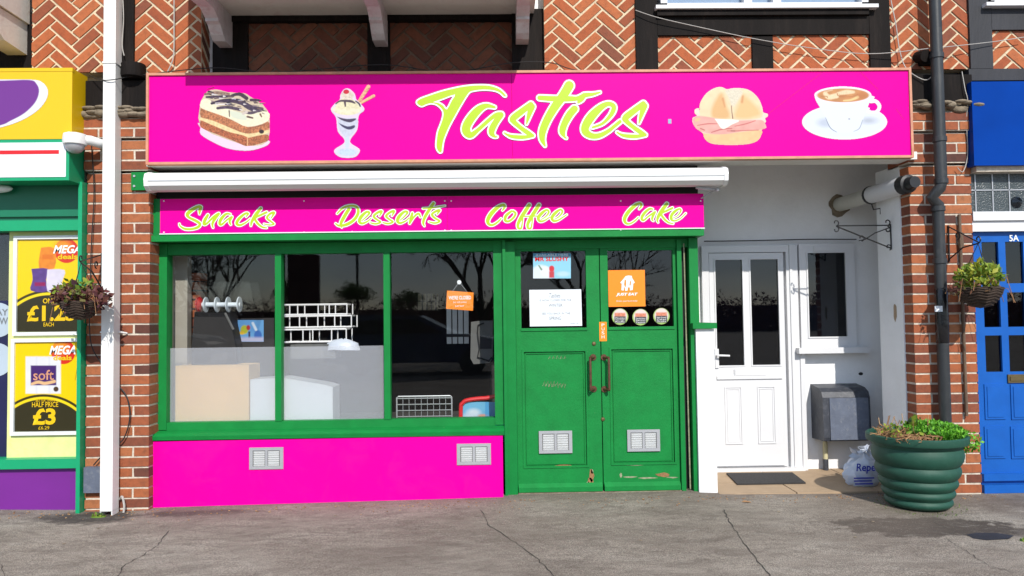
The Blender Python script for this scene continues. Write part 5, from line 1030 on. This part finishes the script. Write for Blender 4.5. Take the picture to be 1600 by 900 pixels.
wire([(1100, 377, AB-.06), (1180, 376, AB-.06), (1262, 374, AB-.06), (1338, 374, AB-.06)], .005, 'cable_black', 'black cable running over the white door and side window')
wire([(187, 780, -.02), (191, 776, -.04), (194, 790, -.05), (193, 801, -.06)], .008, 'cable', 'short grey pipe stub at the foot of the left pier', 'pipe', 'pipe_stub')
b = B(); x, y = G(150, 806); b.ball((x, y+.03, -.105), .05, n=10, sq=(1.2, .7, .3)); leaves(b, (x, y+.03, -.1), .05, .03, .02, 34, .022, 0, hemi=True); b.go('weed', 'leaf', label='little yellow-green weed at the foot of the left pier', cat='plant', fix=False)
b = B(); x, y = G(1594, 846); b.ball((x+.05, y, -.108), .05, n=10, sq=(1.2, .6, .3)); leaves(b, (x+.05, y, -.105), .06, .03, .02, 40, .024, 0, hemi=True); b.go('weed', 'leaf', label='tuft of green weed on the pavement at the right edge', cat='plant', fix=False)
b = B(); x, y = G(1440, 802)
for k in range(240): a = jit(3.14); rr = .215+random.random()*.09; b.face([b.bm.verts.new((px_+math.cos(a)*rr+jit(.004), py_+math.sin(a)*rr+jit(.004), gz(px_, py_)+h)) for h in (.001, .012, .004)], 0, random.random()*.6)
b.go('moss', 'leaf', kind='stuff', label='green moss around the foot of the planter', cat='moss', fix=False)
# neighbour's bay bracket at upper left
b = B(); x, z = P(0, 20, -.3); q = R(-60, -40, 18, 75, 0)
b.xprism([(.08, 3.60), (-.75, 3.62), (-.75, 5), (.08, 5)], -5.2, P(30, 20, -.2)[0]-.1); nb = b.go('bay', 'bay_soffit', ls, bevel=.01)
b = B(); xx = P(8, 40, -.1)[0]; b.xprism([(.09, 3.598), (-.55, 3.598), (-.50, 3.52), (-.3, 3.45), (-.18, 3.38), (.09, 3.36)], xx-.1, xx+.05); b.go('bracket', 'bay_soffit', ls, bevel=.01)

#@@NEIGHBOUR RIGHT
rs = thing('blue_door_shop', (4, .2, -.09), 'neighbouring front with blue sign, leaded glass and blue panelled door at the right edge', 'shop')
b = B(); q = R(1520, 127, 1660, 258, -.09); b.box(q[0], 5.2, -.09, .0, q[2], q[3]); b.go('sign_panel', 'blue_sign', rs, bevel=.004)
b = B(); q = R(1517, 258, 1660, 268, -.04); b.box(3.66, 5.2, -.05, .1, q[2], q[3]-.002); b.go('ledge', 'mortar2', rs)
b = B(); q = R(1512, 268, 1660, 330, .03); b.box(3.66, 5.2, .035, .05, q[2]-.02, q[3]+.02); b.go('leaded_light', 'leaded', rs)
b = B()
for px in (1524, 1551, 1577, 1604): x = P(px, 300, .03)[0]; b.box(x-.004, x+.004, .028, .036, q[2], q[3]+.02)
zz = P(1550, 297, .03)[1]; b.box(3.66, 5.2, .028, .0355, zz-.004, zz+.004); zz = P(1550, 271, .03)[1]; b.box(3.66, 5.2, .028, .0352, zz-.004, zz+.004); b.go('lead_line', 'alu', rs)
x, z = P(1589, 316, .03); b = B(); b.lathe([(.0, -.03), (.018, -.024), (.03, -.012), (.042, -.008), (.046, 0)], (x, .034, z), 20, axis='y'); b.go('bullseye', 'glass_dark', rs, smooth=True)
b = B(); q = R(1512, 330, 1660, 344, .0); b.box(3.655, 5.2, .0, .12, q[2], q[3]); q = R(1512, 345, 1660, 361, .02); b.box(3.655, 5.2, .02, .12, q[2], q[3]); q = R(1514, 361, 1526, 770, .03); b.box(3.655, q[1]-.005, .03, .12, -.09, q[3]); b.go('door_frame', 'white', rs, bevel=.004)
YD = .06; dx0 = P(1527, 560, YD)[0]; b = B()
q = R(1527, 362, 1660, 770, YD)
rows = [(378, 443), (457, 511), (524, 581)]; c1 = (1538, 1564); c2 = (1575, 1603)
cx = [(P(a, 500, YD)[0], P(c_, 500, YD)[0]) for a, c_ in (c1, c2)]; rz = [(P(1560, d, YD)[1], P(1560, a, YD)[1]) for a, d in rows]
ex = [dx0, cx[0][0], cx[0][1], cx[1][0], cx[1][1], 4.6]
b.box(ex[0], ex[1], YD, YD+.04, -.05, q[3]); b.box(ex[2], ex[3], YD, YD+.04, -.05, q[3]); b.box(ex[4], ex[5], YD, YD+.04, -.05, q[3])
for (u0, u1) in ((ex[1], ex[2]), (ex[3], ex[4])):
    b.box(u0, u1, YD, YD+.04, rz[0][1], q[3]); b.box(u0, u1, YD, YD+.04, rz[1][1], rz[0][0]); b.box(u0, u1, YD, YD+.04, rz[2][1], rz[1][0]); b.box(u0, u1, YD, YD+.04, -.05, rz[2][0])
for (a, d) in ((600, 655), (666, 716)):
    for (u0, u1) in ((1538, 1570), (1579, 1625)):
        r4 = R(u0, a, u1, d, YD)
        for k, pr in ((0, .008), (.018, .013)): b.box(r4[0]+k, r4[1]-k, YD-pr, YD, r4[2]+k, r4[3]-k)
q5 = R(1527, 740, 1660, 751, YD-.03); b.box(dx0, 4.6, YD-.03, YD, q5[2], q5[3]); q5 = R(1527, 756, 1660, 769, YD-.02); b.box(dx0-.01, 4.6, YD-.045, YD+.05, q5[2], q5[3])
bd = b.go('blue_door', 'blue_door', rs, bevel=.004)
for (u0, u1) in ((ex[1], ex[2]), (ex[3], ex[4])):
    for r_ in rz: b = B(); b.box(u0, u1, YD+.018, YD+.022, r_[0], r_[1]); b.go('pane', 'glass_dark', bd)
b = B(); b.box(dx0, 4.6, YD+.05, YD+.055, -.05, 1.9); b.go('blind', 'inside_dark', bd)
q = R(1575, 585, 1610, 598, YD-.01); b = B(); b.box(q[0], q[1], YD-.012, YD, q[2], q[3]); b.box(q[0]+.015, q[1]-.015, YD-.018, YD-.011, q[2]+.016, q[3]-.014); b.go('letterbox', 'brass', bd, bevel=.003)
ptext('house_number', '5A', 1577, 367, 1592, 377, YD-.006, 'alu_bright', bd, bold=.02)
b = B(); b.box(3.66, 5.2, .14, .3, -.1, 2.5); b.go('wall', 'inside_dark', rs)

#@@NOTICES
PYg = DY+.017
c = Canvas((833, 396, 892, 435), .5, bg=(150, 215, 240)); c.rect(833, 396, 892, 400, (60, 150, 190), 2, vary=.5, vs=2); c.ell(845, 430, 16, 16, (226, 240, 248), 4); c.ell(852, 424, 8, 8, (235, 240, 246), 3); c.ell(880, 428, 10, 4, (190, 225, 245), 3); c.line([(862, 419, 4), (862, 421, 4)], (220, 50, 60), 1.5); c.rect(858, 424, 866, 434, (205, 70, 80), 2); c.line([(842, 415, 1), (846, 421, 1.4)], (120, 150, 120), 1)
c.go('poster', PYg, None, label='small pale blue slush drink poster in the left door glass', cat='poster')
po = bpy.context.scene.collection.objects['poster']; ptext('lettering', 'MR SLUSHY', 836, 401, 889, 408, PYg-.0015, 'red', po, bold=.03); ptext('lettering', 'AVAILABLE HERE', 837, 396.7, 888, 400, PYg-.0015, 'white_vinyl', po)
b = B(); q = [P(827, 453, PYg), P(908, 452, PYg), P(909.5, 509, PYg), P(828, 510, PYg)]; b.prism(q, PYg-.0005, PYg+.0005); nt_ = b.go('closure_notice', 'paper', label='white paper notice reading Is now closed for the winter in the left door', cat='notice')
for s, a in (('IS NOW CLOSED FOR THE', (843, 467.5, 893, 470.8)), ('WINTER.', (857, 474.5, 880, 479.5)), ('SEE YOU BACK IN THE', (847, 488, 891, 491.5)), ('SPRING', (858, 494.5, 877, 500)), ('THANK YOU', (890, 504, 904, 506))): ptext('lettering', s, *a, PYg-.0018, 'ink', nt_)
ptext('lettering', 'Tasties', 858, 458, 876, 465, PYg-.0018, 'ink', nt_, shear=.3)
b = B(); b.pbox(950.5, 422, 1008, 479, PYg-.0005, PYg+.0005); je = b.go('delivery_sticker', 'orange', label='square orange delivery sticker with a white house in the right door glass', cat='sticker')
b = B(); Yj = PYg-.0025
house = [(969, 442), (976, 433.5), (977.5, 431.5), (982, 430.5), (987, 431), (988, 435), (992, 441.5), (989.5, 443), (988.5, 453), (984.5, 454), (984, 449), (981, 449), (980.5, 454), (977, 454.5), (976, 449), (974.5, 449), (974.5, 454), (971, 453.5), (971.5, 443)]
b.prism([P(*p, Yj) for p in house], Yj, Yj+.001); b.go('house_logo', 'white_vinyl', je)
b = B(); b.prism([P(*p, Yj-.001) for p in ((976, 437), (978, 437), (978.5, 444), (977.3, 449), (976.5, 449), (975.2, 444))], Yj-.001, Yj); b.prism([P(*p, Yj-.001) for p in ((984.5, 437), (986, 441), (985.5, 446), (983.5, 446))], Yj-.001, Yj); b.go('cutlery_mark', 'orange', je)
ptext('lettering', 'JUST EAT', 962.5, 457.5, 996.5, 463, Yj, 'white_vinyl', je, bold=.04, shear=.25); ptext('lettering', 'Order your food today', 963, 469, 996, 472, Yj, 'white_vinyl', je)
b = B(); q = R(936.5, 503, 948, 533, DY); b.box(q[0], q[1], DY-.001, DY+.001, q[2], q[3]); ps = b.go('push_sticker', 'orange', label='narrow vertical orange sticker beside the right door handle', cat='sticker')
for k, ch in enumerate('PUSH'): zz = P(942, 507+k*6.2, DY)[1]; ptext('lettering', ch, 940, 505.5+k*6.2, 944.5, 510+k*6.2, DY-.002, 'white_vinyl', ps)
for i, (cx_, lab) in enumerate(((968.8, 'round green-edged food sticker, leftmost of three under the orange one'), (1001, 'round green-edged food sticker, middle of three in the right door'), (1033.5, 'round green-edged food sticker, rightmost of three in the right door'))):
    cy_ = (494.8, 495.5, 494)[i]; c = Canvas((cx_-13.5, cy_-13.5, cx_+13.5, cy_+13.5), .4); c.ell(cx_, cy_, 13, 13, (170, 200, 110), .8); c.ell(cx_, cy_-1, 10.8, 11.2, (238, 222, 215), 1.5); c.rect(cx_-8.5, cy_-6, cx_+8.5, cy_, (226, 140, 110), 2, vary=.2, vs=2); c.rect(cx_-8.8, cy_-.5, cx_+8.8, cy_+10, (70, 72, 78), 1.2)
    o = c.go('round_sticker', PYg-.0004, None, label=lab, cat='sticker', group='round food stickers on the right door')
    for k, s in enumerate((('Pasties', 'Sausage', 'Rolls'), ('Sandwiches', 'Baguettes', 'Paninis'), ('Hot Food', 'Cakes', 'Drinks'))[i]): ptext('lettering', s, cx_-7, cy_+1+k*2.9, cx_+7, cy_+3.2+k*2.9, PYg-.0015, 'white_vinyl', o)
# hanging card in the third pane
hc_y = GY+.012; hc = thing('hanging_card', (P(719, 470, hc_y)[0], hc_y, P(719, 484, hc_y)[1]), 'orange hanging card reading We\'re closed in the right window pane', 'sign')
b = B(); b.prism([P(*p, hc_y) for p in ((698.5, 454), (740, 457), (739, 485.5), (697, 482.5))], hc_y, hc_y+.002); b.go('card', 'orange', hc)
ptext('lettering', "WE'RE CLOSED", 701, 462, 736, 468, hc_y-.001, 'white_vinyl', hc, bold=.03); ptext('lettering', 'but still online', 708, 470.5, 729, 473.5, hc_y-.001, 'white_vinyl', hc); ptext('lettering', 'JUST EAT', 711, 477, 725, 480, hc_y-.001, 'white_vinyl', hc, bold=.02)
b = B(); xx, zz = P(717.5, 441, GY+.01); e = [P(707, 455, hc_y), P(730, 456, hc_y)]
for q in e: b.tube([(xx, GY+.012, zz), (q[0], hc_y, q[1])], .0016, 4)
b.go('string', 'alu', hc); b = B(); b.lathe([(.0, -.001), (.017, .0), (.014, .008), (.006, .012), (0, .013)], (xx, GY+.007, zz), 14, axis='y'); b.go('suction_hook', 'alu_bright', hc, smooth=True)

#@@INSIDE
def it(nm, px, py, Y, lab, cat): x, z = P(px, py, Y); return thing(nm, (x, Y, z), lab, cat)
b = B(); b.pbox(274, 571, 389, 665, .235, .5); b.go('cardboard_box', 'tan_card', label='tan cardboard box behind the frosted film of the left pane', cat='box', bevel=.004)
b = B(); q = R(391, 592, 520, 664, .235); b.prism([(q[0], .47), (q[1], .47), (q[1], q[3]-.07), (q[1]-.06, q[3]-.05), (q[0]+.25, q[3]+.01), (q[0], q[3])], .235, .48); b.go('white_cabinet', 'white_box', label='white box behind the frosted film of the middle pane', cat='box', bevel=.006)
# slush machine
Ym = .34
sm = it('slush_machine', 335, 545, Ym, 'dark slush machine with a clear bowl and white auger in the left pane', 'machine')
b = B(); b.prism([P(*p, Ym) for p in ((299, 545), (304, 487), (320, 489), (350, 488), (357, 488), (369, 545), (370, 580), (299, 580))], Ym, Ym+.3); b.go('body', 'inside_dark', sm, bevel=.008)
b = B(); b.tube([(P(352, 488, Ym)[0], Ym-.004, P(352, 489, Ym)[1]), (P(365, 515, Ym)[0], Ym-.004, P(365, 515, Ym)[1])], .01, 6); b.go('tray_edge', 'grey_plastic', sm)
xa0, za0 = P(316, 476, Ym+.1); xa1 = P(376, 479, Ym+.1)[0]
b = B(); b.tube([(xa0, Ym+.1, za0), (xa1, Ym+.1, za0-.005)], .02, 10)
for k in range(4): x = xa0+.03+(xa1-xa0-.04)*k/3; b.lathe([(.0, -.004), (.062, -.004), (.064, .0), (.062, .004), (0, .004)], (x, Ym+.1, za0-.002), 22, axis='x')
b.go('auger', 'white_box', sm, smooth=True)
b = B(); b.lathe([(.0, 0), (.06, 0), (.066, .015), (.05, .03), (0, .032)], (xa0-.035, Ym+.1, za0), 18, axis='x'); b.go('end_cap', 'red', sm, smooth=True)
b = B(); b.prism([P(*p, Ym) for p in ((306, 440), (390, 440), (400, 495), (304, 495))], Ym-.0, Ym+.22); b.go('bowl', 'acrylic', sm)
m2 = it('drinks_machine', 392, 545, .5, 'black drinks machine with a bright picture panel in the left pane', 'machine')
b = B(); b.pbox(365, 497, 428, 600, .5, .75); b.go('body', 'inside_dark', m2, bevel=.008)
c = Canvas((371.5, 500, 412, 534), .5, bg=(110, 170, 225)); c.ell(382, 515, 6, 7, (200, 200, 60), 2); c.ell(388, 512, 3, 4, (200, 50, 50), 1.5); c.ell(378, 520, 4, 3, (230, 190, 60), 1.5); c.rect(388, 518, 391, 531, (60, 60, 100), 1); c.ell(403, 524, 6, 8, (60, 110, 190), 2); c.rect(371, 527, 412, 534, (190, 190, 220), 4); c.line([(395, 505, 2), (400, 515, 2)], (230, 240, 250), 1.5); c.go('picture', .497, m2)
# wire cup racks: three stacked tiers
Yr = .42
for tier, (a, bb, c_, d, lab) in enumerate(((441, 475, 542, 492, 'white wire cup rack, top of the stack of three'), (441, 493, 549, 512, 'white wire cup rack, middle of the stack of three'), (443, 514, 541, 535, 'white wire cup rack, bottom of the stack of three'))):
    x0, x1, z0, z1 = R(a, bb, c_, d, Yr); b = B(); rr = .0065; y0, y1 = Yr, Yr+.16
    for z in (z0+.004, z1-.004): b.tube([(x0, y0, z), (x1, y0, z), (x1, y1, z), (x0, y1, z), (x0, y0, z)], rr, 6)
    for k in range(5):
        x = x0+(x1-x0)*min(1, k/4+jit(.06) if 0 < k < 4 else k/4)
        for y in (y0, y1): b.tube([(x+(.015 if y == y1 else 0), y, z0), (x+(.015 if y == y1 else 0), y, z1)], rr*.8, 6)
        b.tube([(x, y0, z0+.004), (x, y1, z0+.004)], rr*.7, 5)
    b.go('cup_rack', 'white_vinyl', label=lab, cat='rack', group='white wire racks in the middle pane')
b = B(); x0, x1, z0, z1 = R(455, 536, 525, 560, Yr); b.box(x0, x1, Yr-.02, Yr+.2, z0, z1-.01); b.go('rack_stand', 'grey_plastic', label='low stand under the white wire cup racks', cat='stand')
for px, py in ((457, 543), (522, 543)): pass
b = B(); x, z = P(535, 539, .4)
rings = [[b.bm.verts.new((x+math.cos(k*.524)*.14*s*(1+jit(.15)), .42+math.sin(k*.524)*.06*s, z+h+jit(.006))) for k in range(12)] for s, h in ((1, -.04), (.9, .01), (.5, .04), (.1, .05))]
for a, c_ in zip(rings, rings[1:]):
    for k in range(12): b.face([a[k], a[(k+1) % 12], c_[(k+1) % 12], c_[k]])
b.go('plastic_bag', 'bag', label='crumpled clear plastic bag at the foot of the white wire racks', cat='bag', smooth=True)
# third pane
Yk = .34; x0, x1, z0, z1 = R(620, 619, 706, 668, Yk); b = B(); b.tube([(x0, Yk, z0), (x0, Yk, z1-.01), (x0+.012, Yk, z1), (x1-.012, Yk, z1), (x1, Yk, z1-.01), (x1, Yk, z0)], .006, 8)
for k in range(1, 9): x = x0+(x1-x0)*k/9; b.tube([(x, Yk+.004, z0), (x, Yk+.004, z1)], .0022, 5)
for k in range(5): z = z1-.016-k*.048; b.tube([(x0, Yk, z), (x1, Yk, z)], .0042, 6)
b.go('wire_grid', 'steel', label='steel wire grid panel standing behind the right window pane', cat='wire rack')
rf = it('red_board', 750, 655, .36, 'red rimmed board with a blue sky picture in the corner of the right pane', 'board')
Yf = .36; pts = [P(*p, Yf) for p in ((720, 700), (720, 640), (723, 630), (732, 625), (760, 622), (800, 622), (800, 700))]; b = B(); b.tube([(x, Yf, z) for x, z in smooth([(*p, 0) for p in pts], 4) and [(q[0], q[1]) for q in smooth([(*p, 0) for p in pts], 4)]], .017, 8); b.go('rim', 'red', rf, smooth=True)
c = Canvas((723, 628, 798, 690), .7, bg=(120, 195, 235)); c.ell(740, 645, 10, 6, (225, 240, 250), 6); c.ell(735, 652, 12, 6, (215, 232, 245), 6); c.ell(755, 650, 8, 3, (230, 170, 150), 2); c.rect(758, 628, 800, 690, (60, 160, 225), 1, amt=.7); c.go('picture', Yf+.005, rf)
vn = it('slatted_panel', 714, 537, 1.5, 'grey slatted panel inside behind the orange hanging card', 'panel')
b = B(); q = R(697, 470, 733, 537, 1.5)
for k in range(4): x = q[0]+(q[1]-q[0])*(k+.5)/4; hw = (q[1]-q[0])*.1; b.box(x-hw, x+hw, 1.5, 1.52, q[2], q[3])
b.go('slats', 'steel', vn); b = B(); zz = P(715, 524, 1.5)[1]; b.box(q[0], q[1], 1.49, 1.499, zz-.015, zz+.015); b.go('rail', 'black', vn)
gm = it('grey_machine', 750, 568, .7, 'grey plastic machine casing at the right of the right window pane', 'machine')
b = B(); b.prism([P(*p, .7) for p in ((736, 503), (752, 501), (770, 501), (770, 560), (765, 567), (740, 569), (735, 560))], .7, .8); b.go('casing', 'grey_plastic', gm, bevel=.01)
b = B(); pp = [P(*p, .69) for p in ((756, 505), (747, 508), (746, 520), (749, 545), (746, 558), (764, 564), (768, 558))]; b.tube([(x, .69, z) for x, z in pp], .006, 6); q = R(750, 525, 768, 545, .69); b.box(q[0], q[1], .692, .7, q[2], q[3]); b.go('recess', 'black', gm)
fp = it('window_reflection', 668, 484, 2.2, 'small cream picture high inside behind the right pane', 'picture')
c = Canvas((653, 459, 685, 485), .6, bg=(170, 160, 130)); 
for k in range(4): c.rect(659+k*7, 459, 661+k*7, 485, (70, 70, 66), 1)
c.rect(653, 470, 685, 471.5, (90, 90, 84), 1); c.go('print', 2.2, fp)

#@@STREET (seen mirrored in the glass)
def tree(x, y, h, spread, seed, lab, droop=0, dense=0, low=.27):
    random.seed(seed); t = thing('tree', (x, y, -.1), lab, 'tree', 'trees across the street'); b = B(); tips = []
    def grow(p, d, r, l, k):
        q = p+d*l; b.tube([p, p+d*l*.5+Vector((jit(.06), jit(.06), jit(.04)))*l, q], [r, r*.8, r*.6], 5 if k < 2 else 3, caps=False)
        if k >= 5: tips.append(q); return
        for _ in range(3 if k < 4 else 4): grow(q, (d+Vector((jit(spread), jit(spread), jit(.4)+.12-droop*(k > 2)))).normalized(), r*.58, (l if k else max(l, h*.2))*random.uniform(.66, .9), k+1)
    grow(Vector((x, y, -.1)), Vector((jit(.05), jit(.05), 1)), h*.024, h*low, 0); b.go('trunk', 'bark', t)
    if dense:
        b = B()
        for q in tips[::2]: leaves(b, q, .5, .5, .45, dense, .16, tl=(0, .3))
        b.go('crown', 'leaf', t, fix=False)
tree(-8.6, -18, 8, .95, 1, 'bare branching tree across the street, mirrored in the left pane', low=.11)
tree(-11.5, -21, 8, .95, 9, 'second bare tree further off, mirrored at the edge of the left pane', low=.11)
tree(-.6, -19, 9, .9, 2, 'drooping bare tree across the street, mirrored in the right pane', droop=.75, low=.14)
tree(3.4, -20, 8, .95, 5, 'bare spreading tree mirrored in the green door glass', low=.11)
tree(-21, -70, 6.8, .35, 4, 'small evergreen tree across the street, mirrored in the middle pane', dense=14, low=.14)
tree(-11.5, -52, 5.5, .6, 6, 'rounded leafy tree mirrored between the middle and right panes', dense=14, low=.14)
tree(-7.5, -56, 5, .6, 8, 'low leafy tree mirrored in the right pane', dense=14, low=.14)
X9 = -.262*36; b = B(); b.prism([(X9-.75, .3), (X9+.75, .3), (X9+.75, 4.35), (X9+.2, 4.55), (X9-.1, 4.38), (X9-.75, 4.45)], -30.15, -29.85); b.box(X9-.5, X9-.4, -30.05, -29.95, -.1, .3); b.box(X9+.4, X9+.5, -30.05, -29.95, -.1, .3)
b.go('hoarding', 'maroon', label='tall dark red board across the street, mirrored in the middle pane', cat='board')
b = B()
b.box(-46, 46, -49.4, -48.7, -.1, 1.5); b.box(-46, 46, -50.4, -49.7, -.1, 1.9)
for k in range(90): leaves(b, (-45+k*1.0, -48+jit(2), 1.0+random.random()*.5), 1.4, 1, 1.0+random.random()*.9, 260, .2, tl=(0, .3))
b.go('far_hedge', 'purple_leaf', kind='stuff', label='dark far hedge mirrored low in the window glass', cat='hedge', fix=False)
lx, lz = P(558, 398, GY); d = (lx-CAM[0])/(GY-CAM[1]); dist = 60; lp = thing('street_lamp', (d*(dist+2*0+5.8), -dist+.4, -.1), 'tall dark lamp post mirrored in the middle pane', 'street lamp')
X0_ = d*(dist+5.8+.2); b = B(); H_ = 1.31+(lz-1.31)/(GY-CAM[1])*(dist+6); b.tube([(X0_, -dist, -.1), (X0_, -dist, H_)], .12, 8); b.go('post', 'black', lp); b = B(); b.box(X0_-.9, X0_+.15, -dist-.15, -dist+.15, H_-.05, H_+.15); b.go('lamp_head', 'black', lp)
def car(x, y, lab, pm):
    t = thing('parked_car', (x, y, -.1), lab, 'car'); z = -.08; L = 4.4
    side = [(-2.15, .35), (-2.2, .75), (-2.05, 1.0), (-1.75, 1.35), (-1.3, 1.45), (.1, 1.42), (.95, .98), (1.9, .85), (2.15, .65), (2.15, .35), (1.75, .3), (-1.8, .3)]
    b = B(); a = [b.bm.verts.new((x+u, y+.85*(1 if v < 1 else .86), z+v)) for u, v in side]; c_ = [b.bm.verts.new((x+u, y-.85*(1 if v < 1 else .86), z+v)) for u, v in side]; n = len(side)
    b.face(a); b.face(c_[::-1])
    for i in range(n): b.face([a[i], a[(i+1) % n], c_[(i+1) % n], c_[i]])
    b.go('body', pm, t, bevel=.05, smooth=True)
    b = B(); 
    for s in (1, -1): b.prism([(x-1.75, z+1.0), (x-1.55, z+1.32), (x+.05, z+1.33), (x+.65, z+1.0)], y+s*.80-.02, y+s*.80+.06)
    b.go('window', 'black_tape', t)
    for u in (-1.35, 1.35):
        for s in (1, -1): b = B(); b.lathe([(.0, -.1), (.2, -.1), (.31, -.09), (.32, 0), (.31, .09), (.2, .1), (0, .1)], (x+u, y+s*.78, z+.32), 20, axis='y'); b.go('wheel', 'black', t)
car(-2.0, -12.5, 'dark blue parked car mirrored in the right window pane', 'car_paint'); car(-4.6, -25, 'silver parked car further back, mirrored above the dark blue car', 'alu'); car(-10.8, -17, 'dark grey parked car mirrored in the left window pane', 'meter')
random.seed(3)
